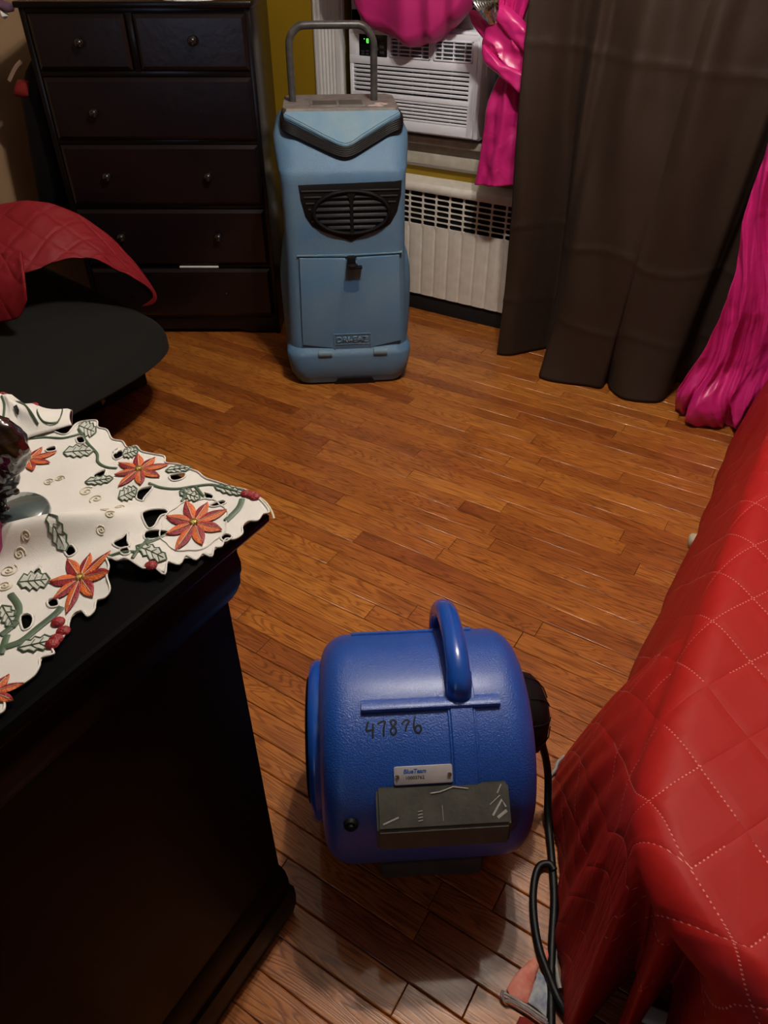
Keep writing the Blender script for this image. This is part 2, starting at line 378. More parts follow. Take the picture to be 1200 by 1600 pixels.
M_tag = mat('pinkish_cloth_tag', (0.30, 0.20, 0.15), 0.9)
M_redc = mat('red_cloth', (0.20, 0.008, 0.008), 0.9)
M_purple = mat('mauve_cloth', (0.14, 0.07, 0.12), 0.9)
M_white = mat('white_cloth', (0.75, 0.75, 0.74), 0.9)
M_salmon = mat('salmon_patch_cloth', (0.62, 0.14, 0.10), 0.85, var=0.4, vscale=60, col2=(0.75, 0.33, 0.25), bump=0.5, bscale=80)
M_wpatch = mat('blue_white_patch_cloth', (0.52, 0.54, 0.52), 0.85, var=0.9, vscale=70, col2=(0.16, 0.19, 0.28))
M_plast = mat('clear_plastic', (0.55, 0.57, 0.62), 0.08, trans=0.7, coat=1.0)
M_winglass = mat('window_glass_night', (0.02, 0.025, 0.035), 0.05, coat=1.0)
M_bulb = mat('lamp_bulb', (1, 1, 1), 0.4, emis=(1.0, 0.91, 0.79), estr=25.0)
M_rod = mat('dark_curtain_rod', (0.02, 0.015, 0.012), 0.35)

# ================================================================== THE SETTING
XW0, XW1, YW0, YW1, ZC = -2.95, 2.2, -2.2, 2.79, 2.45
def struct(name, bm, m, smooth=None):
    o = obj(name, bm, m, smooth=smooth); o['kind'] = 'structure'; return o
b = B(); bx(b, XW0 - .1, XW1 + .1, YW0 - .1, YW1 + .3, -0.10, -0.010); floor = struct('floor', b, M_sub)
b = B(); bx(b, XW0 - .1, XW1 + .1, YW0 - .1, YW1 + .1, ZC, ZC + .1); struct('ceiling', b, M_ceil)
b = B(); bx(b, XW0 - .1, XW0, YW0, YW1, 0, ZC); struct('wall_left', b, M_beige)
b = B(); bx(b, XW1, XW1 + .1, YW0, YW1, 0, ZC); struct('wall_right', b, M_yellow)
b = B(); bx(b, XW0 - .1, XW1 + .1, YW0 - .1, YW0, 0, ZC); struct('wall_front', b, M_yellow)
WX0, WX1, WZ0, WZ1 = -1.925, -1.20, 0.70, 2.0           # window opening
b = B()
for x0, x1, z0, z1 in ((XW0 - .1, WX0, 0, ZC), (WX1, XW1 + .1, 0, ZC), (WX0, WX1, 0, WZ0), (WX0, WX1, WZ1, ZC)):
    bx(b, x0, x1, YW1, YW1 + .12, z0, z1)
struct('wall_back', b, M_yellow)

# floor planks, each its own object; rows run along X, pitch in Y
PW = 0.0562; Y0 = 0.6092
known = [(-1.403, 1.833), (-1.558, 1.551), (-1.124, 1.962), (-.864, 1.903), (-.713, 2.027), (-.649, 1.968), (-1.224, 1.6), (-.899, 1.596),
         (-.669, 1.8), (-.579, 1.619), (-.564, 1.504), (-.641, 1.335), (-.878, 1.135), (-.685, 1.047), (-.839, .812), (-.308, 1.214), (-1.432, 1.704)]
rows = {}
for jx, jy in known:
    k = math.floor((jy - Y0) / PW); rows.setdefault(k, []).append(jx)
meshes = {}
def plank_mesh(Lc):
    if Lc in meshes: return meshes[Lc]
    bm = B(); h = 0.0100; g = 0.00035; hw = PW / 2 - g; hl = Lc / 2 - 0.0004; bv = 0.0024
    # cross-section with eased edges
    prof = [(-hw, -h), (-hw, -bv * .9), (-hw + bv * .35, -bv * .3), (-hw + bv, 0), (hw - bv, 0), (hw - bv * .35, -bv * .3), (hw, -bv * .9), (hw, -h)]
    A = []
    for sx, dz in ((-1, -0.0010), (-1, 0), (1, 0), (1, -0.0010)):
        x = sx * (hl if dz else hl - 0.0012)
        A.append([bm.verts.new((x, p[0], p[1] + (dz if p[1] > -h * .9 else 0))) for p in prof])
    for a, c in zip(A[:-1], A[1:]):
        for k in range(7): bm.faces.new((a[k], c[k], c[k + 1], a[k + 1]))
    bm.faces.new(A[0]); bm.faces.new(A[-1][::-1])
    me = bpy.data.meshes.new('plank'); bmesh.ops.recalc_face_normals(bm, faces=bm.faces); bm.to_mesh(me); bm.free()
    me.materials.append(M_floor); me.shade_smooth()
    for p in me.polygons:
        if abs(p.normal.z) > .999 or len(p.vertices) > 4: p.use_smooth = False
    meshes[Lc] = me; return me
PX0, PX1 = -2.45, 0.32
kmin, kmax = math.floor((0.10 - Y0) / PW), math.floor((YW1 - 0.01 - Y0) / PW)
rest = []
for k in range(kmin, kmax + 1):
    yc = Y0 + (k + .5) * PW
    js = sorted(rows.get(k, []))
    cuts = [PX0]
    allj = js[:]
    x = PX0 + random.uniform(0.1, 0.9)
    while x < PX1 - .15:
        if all(abs(x - j) > 0.33 for j in allj): allj.append(x)
        x += random.choice([0.38, 0.52, 0.66, 0.8, 0.95, 1.1])
    cuts = [PX0 - random.uniform(0, .3)] + sorted(allj) + [PX1 + random.uniform(0, .3)]
    for a, c in zip(cuts[:-1], cuts[1:]):
        Lc = round(c - a, 3)
        o = bpy.data.objects.new('plank', plank_mesh(Lc)); COL.objects.link(o); o.parent = floor
        o.location = ((a + c) / 2, yc, random.uniform(-0.0002, 0.0002))
    rest.append((yc, XW0, cuts[0])); rest.append((yc, cuts[-1], XW1))
b = B()
for yc, x0, x1 in rest: bx(b, x0, x1 - .001, yc - PW / 2 + .0005, yc + PW / 2 - .0005, -.01, 0)
k = kmin - 1
while Y0 + (k + .5) * PW > YW0:
    yc = Y0 + (k + .5) * PW; bx(b, XW0, XW1, yc - PW / 2 + .0005, yc + PW / 2 - .0005, -.01, 0); k -= 1
o = obj('plank', b, M_floor, floor, smooth=None); o['kind'] = 'stuff'

# ---- window
win = tag(bpy.data.objects.new('window_1', None), kind='structure'); COL.objects.link(win); win.location = (-1.56, YW1, WZ0)
def wpart(name, bm, m, label=None, smooth=40):
    bmesh.ops.translate(bm, vec=Vector((1.56, -YW1, -WZ0)), verts=bm.verts)
    return obj(name, bm, m, win, smooth, label)
def fluted(x0, x1, z0, z1, y=YW1, t=0.022):
    """vertical fluted casing board"""
    bm = B(); n = 26; prof = []
    for i in range(n + 1):
        u = i / n; d = t
        if u < .04 or u > .96: d = t * .55
        elif u < .2: d = t * (1 - .10 * math.sin((u - .04) / .16 * PI))
        elif .26 < u < .74: d = t * (0.82 + .18 * abs(math.sin((u - .26) / .48 * PI * 4)))
        prof.append((x0 + (x1 - x0) * u, y - d))
    prof = [(x0, y)] + prof + [(x1, y)]
    loft(bm, [[Vector((p[0], p[1], z)) for p in prof] for z in (z0, z1)])
    bmesh.ops.recalc_face_normals(bm, faces=bm.faces)
    return bm
wpart('casing', fluted(-2.07, WX0, 0.60, 2.08), M_trim)
wpart('casing', fluted(WX1, -1.06, 0.60, 2.08), M_trim)
b = B(); bx(b, -2.07, -1.06, YW1 - .024, YW1, 2.0, 2.10, .004); wpart('head_casing', b, M_trim)
b = B(); bx(b, -2.10, -1.03, YW1 - .055, YW1 + .06, 0.672, 0.698, .005); wpart('sill', b, M_trim_dirty)
b = B(); bx(b, -2.07, -1.06, YW1 - .018, YW1, 0.634, 0.672, .002); bx(b, -2.07, -1.06, YW1 - .030, YW1, 0.594, 0.636, .004)
wpart('apron', b, M_trim_dirty)
b = B(); bx(b, -2.06, -1.07, YW1 - .010, YW1, 0.580, 0.594, .001); wpart('apron_bead', b, M_trim)
b = B()
bx(b, WX0 + .022, WX0 + .068, YW1 + .015, YW1 + .05, WZ0, WZ1, .004); bx(b, WX1 - .055, WX1, YW1 + .015, YW1 + .05, WZ0, WZ1, .004)
bx(b, WX0 + .022, WX1, YW1 + .015, YW1 + .05, 1.05, 1.10, .004); bx(b, WX0 + .022, WX1, YW1 + .015, YW1 + .05, WZ1 - .05, WZ1, .004)
wpart('sash', b, M_trim)
b = B(); bx(b, WX0 + .04, WX1 - .03, YW1 + .03, YW1 + .036, 1.08, WZ1 - .02); wpart('pane', b, M_winglass)
b = B(); bx(b, WX0 - .01, WX1 + .01, YW1 + .065, YW1 + .075, WZ0, WZ1); wpart('storm_pane', b, M_winglass)
b = B()
for i in range(9):                                                     # accordion side filler, left and right of the unit
    for xa, xb in ((WX0 + .062, -1.84), (-1.262, WX1 - .045)):
        xx = xa + (xb - xa) * i / 9; bx(b, xx, xx + abs(xb - xa) / 9 * .8, YW1 - .002 - .008 * (i % 2), YW1 + .012, WZ0, 1.05, .001)
wpart('accordion_filler', b, mat('grey_filler', (0.27, 0.29, 0.33), 0.5))
b = B(); bx(b, -1.25, -1.205, YW1 - .016, YW1 + .01, 0.79, 0.90, .003); wpart('side_bracket', b, M_ac)

# ================================================================== AIR CONDITIONER
ac = empty('window_air_conditioner', (-1.565, 2.75, 0.705), 'white window air conditioner with louvred grille and green display, above the radiator cover', 'air conditioner')
AXL, AXR, AYF, AZ0, AZ1 = -1.838, -1.298, 2.69, 0.722, 1.045
def acp(name, bm, m, parent=ac, label=None, smooth=40):
    bmesh.ops.translate(bm, vec=-ac.location, verts=bm.verts); return obj(name, bm, m, parent, smooth, label)
b = B(); bx(b, AXL + .012, AXR + .020, AYF + .035, YW1 + .30, AZ0 - .012, AZ1 + .008, .006); acp('case', b, M_ac)
# front: backing plus frame members around openings
FR = AYF
b = B(); bx(b, AXL + .003, AXR - .003, FR + .022, FR + .052, AZ0 + .003, AZ1 - .003, .004); 
acp('back_plate', b, M_acdark)
z_top0 = 0.932                                                       # bottom of the upper fascia
b = B()
gx0, gx1 = AXL + .016, AXR - .022
bx(b, AXL, AXR + .004, FR + 0.0002, FR + .030, z_top0 + .002, 0.962, .002)          # band under vents
bx(b, AXL, AXR + .004, FR + 0.0004, FR + .030, 1.026, AZ1, .004)
bx(b, AXL, -1.792, FR + 0.0006, FR + .030, 0.95, 1.04, .002)
bx(b, -1.668, -1.655, FR + 0.0008, FR + .030, 0.95, 1.04, .001)
bx(b, -1.484, -1.468, FR + 0.0010, FR + .030, 0.95, 1.04, .001)
bx(b, -1.312, AXR + .004, FR + 0.0012, FR + .030, 0.95, 1.04, .002)
bx(b, AXL, gx0, FR + 0.0014, FR + .030, AZ0, z_top0 + .01, .002)
bx(b, gx1 - .002, AXR + .004, FR + 0.0016, FR + .030, AZ0, z_top0 + .01, .002)
bx(b, AXL, AXR + .004, FR + 0.0018, FR + .030, AZ0, AZ0 + .034, .003)
bx(b, gx0 - .002, gx1 + .002, FR + .001, FR + .030, 0.826, 0.842, .001)
acp('front_bezel', b, M_ac)
b = B(); bx(b, AXR + .001, AXR + .022, FR + .006, YW1 - .005, AZ0 - .004, AZ1 + .002, .006); acp('side_panel', b, M_ac)
b = B(); bx(b, AXR + .018, AXR + .026, FR + .040, FR + .052, 0.92, 0.985, .002); acp('side_latch', b, M_trim)
for z0, z1, n in ((0.846, 0.932, 6), (0.754, 0.826, 6)):
    for i in range(n):
        zc = z0 + (z1 - z0) * (i + .5) / n; t = (z1 - z0) / n
        b = B(); bx(b, gx0, gx1, -.0010, .007, -t * .27, t * .27, .0012, mat=Matrix.Translation((0, FR + .004, zc)) @ Matrix.Rotation(math.radians(14), 4, 'X'))
        acp('louvre', b, M_ac)
b = B()
for xx in (-1.72, -1.565, -1.50, -1.40): bx(b, xx, xx + .004, FR + .012, FR + .022, 0.752, 0.932)
acp('grille_rib', b, M_acgrey)['kind'] = 'stuff'
for vx0, vx1 in ((-1.655, -1.484), (-1.468, -1.312)):
    b = B(); bx(b, vx0, vx1, FR + .018, FR + .022, 0.96, 1.03); 
    v = acp('air_vent', b, M_acgrey)
    b = B()
    for q in ((vx0, vx1, 0.962, 0.967), (vx0, vx1, 1.022, 1.027), (vx0, vx0 + .005, 0.962, 1.027), (vx1 - .005, vx1, 0.962, 1.027)):
        bx(b, q[0], q[1], FR - .003, FR + .014, q[2], q[3], .001)
    acp('vent_frame', b, M_ac, v)
    for i in range(4):
        zc = .9755 + i * .0128; b = B(); bx(b, vx0 + .003, vx1 - .003, FR, FR + .012, zc - .0018, zc + .0018, .0006); acp('vane', b, M_ac, v)
    for i in range(3):
        xc = vx0 + (vx1 - vx0) * (i + .7) / 3.4; b = B(); bx(b, xc - .0018, xc + .0018, FR + .001, FR + .016, .964, 1.025, .0006); acp('upright_vane', b, M_ac, v)
b = B(); bx(b, -1.792, -1.668, FR - .001, FR + .02, 0.960, 1.030, .002); pn = acp('control_panel', b, M_acpanel)
for i, (xx, zz) in enumerate([(-1.776, .9745), (-1.755, .9765), (-1.732, .976), (-1.776, .9665), (-1.755, .9665), (-1.732, .9665), (-1.690, .992), (-1.690, .974), (-1.69, 1.012), (-1.715, .985)]):
    b = B(); r = .0075 if i < 6 else .010; bx(b, xx - r, xx + r, FR - .003, FR + .001, zz - r * .42, zz + r * .42, .001); acp('button', b, M_btn, pn)
b = B()
def seg(x0, x1, z0, z1): bx(b, x0, x1, FR - .0025, FR, z0, z1)
seg(-1.7575, -1.7555, 1.003, 1.016); seg(-1.7555, -1.7485, 1.0142, 1.0162); seg(-1.7555, -1.7485, 1.0085, 1.0105); seg(-1.7505, -1.7485, 1.003, 1.0105); seg(-1.7555, -1.7485, 1.0018, 1.0038)
seg(-1.7505, -1.7485, 1.012, 1.0162); seg(-1.769, -1.7665, 1.0135, 1.0160)
acp('green_digit', b, M_green, pn, label='glowing green digit')

# ================================================================== RADIATOR COVER
rad = empty('radiator_cover', (-1.4, 2.75, 0), 'cream enamelled radiator cover with slotted grille under the window', 'radiator cover')
RX0, RX1, RY = -2.07, -0.74, 2.71
def rp(name, bm, m, parent=rad, label=None, smooth=40):
    bmesh.ops.translate(bm, vec=-rad.location, verts=bm.verts); return obj(name, bm, m, parent, smooth, label)
b = B(); loft(b, [[Vector((x, y, z)) for y, z in ((RY - .012, .505), (RY - .016, .512), (RY - .016, .528), (RY - .008, .538), (YW1 - .002, .544), (YW1 - .002, .530), (RY + .01, .525), (RY + .01, .505))] for x in (RX0, RX1)])
bmesh.ops.recalc_face_normals(b, faces=b.faces); rp('top_panel', b, M_rad)
b = B(); bx(b, RX0, RX1, RY + .05, RY + .055, .0, .51); rp('dark_interior', b, M_black)
b = B(); bx(b, RX0, RX1, RY + .010, RY + .018, 0.0, 0.075, .001); rp('plinth', b, M_black)
PP = 0.0622; px = -1.132 + 6 * PP; pxs = []
while px > RX0: pxs.append(px); px -= PP
for i, xr in enumerate(pxs):
    xl = xr - PP
    b = B(); n = 10; pr = []
    for j in range(n + 1):
        u = j / n; d = 0.0015 * math.sin(u * PI) + (0.0010 if 0.45 < u < 0.55 else 0)
        if u == 0 or u == 1: d = -0.0025
        pr.append((xl + PP * u, RY - d))
    pr = [(xl, RY + .006)] + pr + [(xr, RY + .006)]
    loft(b, [[Vector((p[0], p[1], z)) for p in pr] for z in (.076, .372)]); bmesh.ops.recalc_face_normals(b, faces=b.faces)
    rp('panel', b, M_rad)
    b = B(); bx(b, xr - .0035, xr + .0035, RY - .001, RY + .006, .365, .508, .001); rp('grille_bar', b, M_rad)
for i in range(7):
    zz = .372 + i * (.132 / 6)
    b = B()
    # slat with little scallops so the slots read as flattened hexagons
    for xr in pxs:
        xl = xr - PP; m_ = (xl + xr) / 2
        poly = [(xl, zz - .0052), (xl + .012, zz - .0022), (xr - .012, zz - .0022), (xr, zz - .0052), (xr, zz + .0052), (xr - .012, zz + .0022), (xl + .012, zz + .0022), (xl, zz + .0052)]
        prism(b, poly, 0, .005, lambda a, c, h: Vector((a, RY + .0045 - h, c)))
    rp('slat', b, M_rad, smooth=None)

# ================================================================== DEHUMIDIFIER (tall pale blue)
p0 = AZ(548, 602)
deh = empty('dehumidifier', (p0.x, p0.y, 0), 'tall scuffed light-blue dehumidifier with black loop handle standing by the chest', 'dehumidifier', math.radians(37))
def dp(name, bm, m, parent=deh, label=None, smooth=35): return obj(name, bm, m, parent, smooth, label)
lev = [  # z, half width, y front, y back, front radius
 (.010, .200, .014, .45, .056), (.030, .209, .008, .46, .060), (.040, .216, .003, .47, .062), (.070, .222, .000, .475, .064), (.118, .228, -.002, .48, .060),
 (.130, .227, .002, .48, .066), (.138, .222, .012, .48, .064), (.146, .218, .022, .475, .062), (.20, .214, .030, .47, .045), (.34, .208, .034, .465, .040), (.48, .203, .037, .46, .040),
 (.60, .201, .038, .455, .040), (.70, .202, .038, .455, .040), (.724, .203, .038, .455, .042), (.736, .207, .044, .455, .05), (.752, .211, .054, .455, .070), (.79, .217, .084, .455, .074),
 (.82, .217, .112, .455, .07), (.838, .208, .130, .452, .07), (.850, .194, .145, .448, .07), (.858, .180, .160, .44, .07)]
b = B(); loft(b, [rrect(-hw, hw, yf, yb, z, rf, .05, 8) for z, hw, yf, yb, rf in lev]); body = dp('housing', b, M_blue1)
# side wheel arches
for s in (-1, 1):
    b = B(); rings = []
    for z, o_, y0_, y1_ in ((.10, .226, .10, .46), (.20, .232, .09, .47), (.33, .234, .09, .47), (.385, .232, .10, .46), (.43, .224, .12, .44), (.47, .208, .16, .40), (.48, .195, .2, .36)):
        rings.append([Vector((s * .15, y0_, z)), Vector((s * (o_ - .035), y0_, z)), Vector((s * (o_ - .008), y0_ + .025, z)), Vector((s * o_, y0_ + .06, z)), Vector((s * o_, y1_ - .05, z)), Vector((s * (o_ - .02), y1_, z)), Vector((s * .15, y1_, z))])
    loft(b, rings); bmesh.ops.recalc_face_normals(b, faces=b.faces); dp('wheel_arch', b, M_blue1)
# black plate painting the shade of the skirt notch; tray underneath
b = B(); prism(b, [(-.060, .0), (.094, .0), (.080, .028), (-.046, .028)], -.03, .0, lambda a, c, h: Vector((a, .0035 + (.028 - c) * .30 - h, c))); dp('notch_shade', b, M_black)
b = B(); bx(b, -.19, .19, .03, .44, .0, .034, .004); dp('underside_tray', b, M_bplast)
# lower door
def fframe(a, c, h):      # polygon on the front face (x,z) pushed toward the viewer, following the slight slope
    yf = 0.030 + (c - .2) / .28 * 0.007
    return Vector((a, yf - h, c))
b = B(); prism(b, [(-.168, .158), (-.06, .150), (-.052, .125), (.082, .125), (.09, .150), (.190, .163), (.180, .470), (.035, .466), (.030, .452), (.0, .452), (-.005, .465), (-.158, .468)], -.012, .012, fframe, .004)
door = dp('lower_door', b, M_blue1)
b = B(); prism(b, [(-.165, .4745), (-.004, .470), (.034, .472), (.190, .4765), (.190, .479), (.03, .4755), (-.165, .477)], -.01, .0065, fframe); dp('door_seam', b, M_blue1t)
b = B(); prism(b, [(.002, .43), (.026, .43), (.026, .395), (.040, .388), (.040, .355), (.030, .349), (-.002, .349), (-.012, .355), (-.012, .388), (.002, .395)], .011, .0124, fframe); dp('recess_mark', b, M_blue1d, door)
b = B(); bx(b, .004, .030, .005, .03, .44, .474, .003); lathe(b, [(0, -.006), (.014, -.006), (.019, -.001), (.019, .006), (.012, .011), (0, .012)], 16, Matrix.Translation((.018, .012, .442)))
bx(b, .0, .052, -.004, .018, .437, .444, .002); dp('latch', b, M_bplast)
# name plate embossed
b = B(); prism(b, [(-.055, .133), (.080, .133), (.080, .196), (.012, .200), (-.055, .196)], .011, .0135, fframe, .001)
for q in ((-.055, .080, .195, .199), (-.055, .080, .158, .161), (-.055, -.0515, .133, .198), (.0765, .080, .133, .198)):
    prism(b, [(q[0], q[2]), (q[1], q[2]), (q[1], q[3]), (q[0], q[3])], .012, .0155, fframe, .0006)
plate = dp('name_panel', b, M_blue1, door)
me = text_mesh('DRI-EAZ', .030, offset=0.0006); bm = B(); bm.from_mesh(me); bpy.data.meshes.remove(me)
xs = [v.co.x for v in bm.verts]; w_ = max(xs) - min(xs); x0t = min(xs)
ext = bmesh.ops.extrude_face_region(bm, geom=list(bm.faces)); 
for v in [g for g in ext['geom'] if isinstance(g, bmesh.types.BMVert)]: v.co.z += .003
for v in bm.verts:
    a_ = (v.co.x - x0t) / w_ * .115 - .045; c_ = .167 + v.co.y; v.co = fframe(a_, c_, .0130 + v.co.z)
bmesh.ops.recalc_face_normals(bm, faces=bm.faces)
obj('embossed_lettering', bm, M_blue1t, plate, None, 'raised blue letters DRI-EAZ')
for xx in (-.088, .112):
    b = B(); tube(b, [(xx - .024, .006, .130), (xx + .024, .006, .130)], .014, 14); bx(b, xx - .024, xx + .024, .012, .04, .112, .142, .003); dp('hinge', b, M_blue1t)
# louvre panel
gp = [(-.146, .697), (.020, .699), (.186, .703), (.184, .66), (.172, .61), (.150, .572), (.12, .555), (.062, .537), (.019, .518), (-.02, .533), (-.075, .552), (-.108, .570), (-.128, .60), (-.140, .65)]
b = B(); prism(b, gp, -.01, .005, fframe, .002); lp = dp('louvre_frame', b, M_bplast)
def fy(z, h): return 0.030 + (z - .2) / .28 * 0.007 - h
cx_, cz_, ra, rb_ = .022, .612, .122, .066
b = B(); tube(b, [(cx_ + ra * math.cos(t), fy(cz_, .012), cz_ + rb_ * math.sin(t)) for t in [2 * PI * k / 48 for k in range(48)]], .0062, 8, closed=True, up=Vector((0, 1, 0)))
dp('oval_ring', b, M_bplast)
b = B(); prism(b, [(cx_ + (ra - .004) * math.cos(2 * PI * k / 40), cz_ + (rb_ - .004) * math.sin(2 * PI * k / 40)) for k in range(40)], .005, .0055, fframe); dp('oval_inner', b, M_acdark)
for i in range(6):
    z = cz_ - .048 + i * .0192; L_ = ra * math.sqrt(max(0, 1 - ((z - cz_) / rb_) ** 2)) - .005
    b = B(); bx(b, cx_ - L_, cx_ + L_, -.004, .003, -.0055, .0055, .0008, mat=Matrix.Translation((0, fy(z, .0085), z)) @ Matrix.Rotation(math.radians(-28), 4, 'X')); dp('louvre', b, M_fin)
for i in range(6):                                       # short louvres at both corners
    z = .678 - i * .0185; t = (z - cz_) / rb_; inner = ra * math.sqrt(1 - t * t) if abs(t) < 1 else 0.0
    for s in (-1, 1):
        if s < 0: xa, xb = (-.136 + .006 * i if i < 5 else -.108), cx_ - inner - .010
        else: xa, xb = cx_ + inner + .010, (.178 - .006 * i if i < 5 else .145)
        if xb - xa > .008:
            b = B(); bx(b, xa, xb, fy(z, .0085), fy(z, .004), z - .0022, z + .0022, .001); dp('louvre', b, M_btn)
b = B(); loft(b, [[Vector((cx_ + s_ * w2, fy(z, h), z)) for s_, h in ((-1, .006), (-.6, .016), (.6, .016), (1, .006))] for z, w2 in ((.548, .011), (.565, .0075), (.64, .0075), (.66, .014), (.675, .026))], closed=True)
bmesh.ops.recalc_face_normals(b, faces=b.faces); dp('centre_bar', b, M_bplast)
# cord wrap V, lid, top panel
def slope(u, wv, h):      # wv = height z on sloping shoulder; y follows slope
    y = .054 + (wv - .752) / (.872 - .752) * (.165 - .054)
    n = Vector((0, -.73, .68)); return Vector((u, y, wv)) + n * h
for j in range(5):
    o_ = j * .0050
    P = [(-.176, .36, .872 - o_), (-.184, .24, .868 - o_), tuple(slope(-.182, .853 - o_, .012)), tuple(slope(-.13, .830 - o_, .014)), tuple(slope(-.06, .803 - o_, .014)), tuple(slope(-.008, .786 - o_, .014)),
         tuple(slope(.026, .786 - o_, .014)), tuple(slope(.075, .805 - o_, .014)), tuple(slope(.145, .836 - o_, .014)), tuple(slope(.192, .854 - o_, .012)), (.194, .24, .868 - o_), (.186, .36, .872 - o_)]
    b = B(); tube(b, smoothpath(P, 5), .0046, 8); dp('wound_cord', b, M_cord)
b = B()
lid = [(-.178, .866), (-.178, .858), (-.12, .834), (-.055, .806), (-.012, .789), (.012, .784), (.034, .789), (.072, .808), (.135, .836), (.190, .858), (.190, .866)]
bot = [slope(u, z, -.01) for u, z in lid]; 
top = [slope(u * .985, z + .006, .022) for u, z in lid]
mid = [slope(u, z, .014) for u, z in lid]
loft(b, [bot, mid, top]); bmesh.ops.recalc_face_normals(b, faces=b.faces)
bmesh.ops.bevel(b, geom=[e for e in b.edges if e.calc_face_angle(0) > .6], offset=.003, segments=2, affect='EDGES', clamp_overlap=True)
dp('lid', b, M_blue1t)
b = B(); ring = [(-.170, .165), (-.182, .19), (-.182, .40), (-.165, .43), (.165, .43), (.190, .40), (.190, .19), (.178, .165)]
loft(b, [[Vector((x, y, .845)) for x, y in ring], [Vector((x, y + .004, .880)) for x, y in ring], [Vector((x * .99, y + .010, .888)) for x, y in ring]])
bmesh.ops.recalc_face_normals(b, faces=b.faces); tp = dp('control_panel', b, M_grey_top, label='worn grey top panel')
b = B(); bx(b, -.095, .085, .20, .30,   .886, .8915, .003); dp('display_recess', b, M_grey_top, tp)
b = B(); bx(b, -.085, -.008, .206, .290, .8895, .8935, .002); bx(b, .0, .076, .206, .290, .8895, .8935, .002); dp('keypad', b, mat('dark_grey_rubber', (.075, .075, .068), .55), tp)
b = B()
for i in range(9):
    a_ = random.random() * 6; lathe(b, [(0, .0035), (random.uniform(.006, .014), .0015), (.016, 0)], 9, Matrix.Translation((.13 + .018 * math.cos(a_) * (i % 3), .23 + .025 * math.sin(a_), .887)))
dp('worn_sticker', b, mat('peeled_label', (.55, .45, .42), .8, var=.6, vscale=60, col2=(.28, .22, .20)), tp, label='peeled pale sticker')
# handle
hp = [(-.150, .31, .88), (-.150, .31, 1.02), (-.146, .31, 1.062), (-.118, .31, 1.092), (-.08, .31, 1.097), (.07, .31, 1.097), (.095, .31, 1.087), (.117, .31, 1.055), (.119, .31, 1.02), (.119, .31, .88)]
P = [Vector(hp[0]), Vector(hp[1])] + smoothpath(hp[1:5], 6)[1:] + [Vector(hp[5])] + smoothpath(hp[5:9], 6)[1:] + [Vector(hp[9])]
b = B(); tube(b, P, .0115, 12, up=Vector((0, 1, 0))); dp('handle', b, M_bmetal)
for s in (-1, 1):                                        # rear wheels
    b = B(); lathe(b, [(0, -.018), (.05, -.018), (.066, -.014), (.07, 0), (.066, .014), (.05, .018), (0, .018)], 24, Matrix.Translation((s * .205, .40, .072)), 'X'); dp('wheel', b, M_bplast)

# ================================================================== AIR MOVER (royal blue blower)
c32, s32 = math.cos(YAW), math.sin(YAW)
def camxy(X, D): return (X * c32 - D * s32, X * s32 + D * c32)
AMX, AMY = camxy(.062, .725)
am = empty('air_mover', (AMX, AMY, 0), 'royal blue drum-shaped air mover blower marked 47876 standing on the floor', 'blower', math.radians(35.5))
R0, ZCN, HWD = .186, .219, .166
def ap(name, bm, m, parent=am, label=None, smooth=35): return obj(name, bm, m, parent, smooth, label)
def cyl(x, phi, h=0.0):      # point on drum: phi from horizontal-front (degrees) up and over
    a = math.radians(phi); r = R0 + h
    return Vector((x, -r * math.cos(a), ZCN + r * math.sin(a)))
# housing: revolve rounded profile about X, with slight scroll growth toward the back
b = B(); prof = []
def rad_at(u):
    e = HWD - abs(u)
    rc = .046
    if e >= rc: return R0
    return R0 - rc + math.sqrt(max(0, rc * rc - (rc - e) ** 2))
us = [-HWD, -HWD + .002, -HWD + .006, -HWD + .013, -HWD + .024, -HWD + .035, -HWD + .047, -.08, 0, .08, HWD - .047, HWD - .035, HWD - .024, HWD - .013, HWD - .006, HWD - .002, HWD]
n = 72; rings = []
def scroll(a): return 1.0
for u in us:
    r = rad_at(u); rings.append([Vector((u, -r * math.cos(2 * PI * k / n), ZCN + r * math.sin(2 * PI * k / n))) for k in range(n)])
loft(b, rings); bmesh.ops.recalc_face_normals(b, faces=b.faces); ap('housing', b, M_blue2)
# intake grilles at both ends
for s in (-1, 1):
    b = B(); lathe(b, [(.075, .0), (.112, .0), (.118, .004), (.118, .018), (.112, .024), (.104, .024), (.1, .016), (.075, .012)], 48, Matrix.Translation((s * HWD, .03, ZCN + .012)) @ Matrix.Rotation(0 if s > 0 else PI, 4, 'Z'), 'X')
    if s < 0:
        bb = B(); lathe(bb, [(.10, -.02), (.130, -.02), (.134, .008), (.131, .015), (.126, .019), (.10, .019)], 56, Matrix.Translation((-HWD, .012, ZCN + .004)) @ Matrix.Rotation(PI, 4, 'Z'), 'X')
        ap('intake_collar', bb, M_blue2h, label='raised blue intake collar')
        b.free(); b = B(); lathe(b, [(.0, 0), (.118, 0), (.118, .014), (0, .014)], 48, Matrix.Translation((-HWD - .006, .012, ZCN + .004)) @ Matrix.Rotation(PI, 4, 'Z'), 'X')
        ap('intake_grille', b, M_bplast)
        for q in range(4):
            b = B(); rr_ = .025 + q * .026; tube(b, [(-HWD - .022, .012 + rr_ * math.cos(t), ZCN + .004 + rr_ * math.sin(t)) for t in [2 * PI * k / 32 for k in range(32)]], .003, 6, closed=True, up=Vector((1, 0, 0))); ap('grille_ring', b, M_bplast)
    else: b.free()
b = B(); lathe(b, [(0.0, .060), (.03, .058), (.055, .048), (.068, .032), (.074, .014), (.078, .0), (.078, -.01)], 40, Matrix.Translation((HWD, .030, ZCN + .020)), 'X'); ap('motor_cover', b, M_bplast)
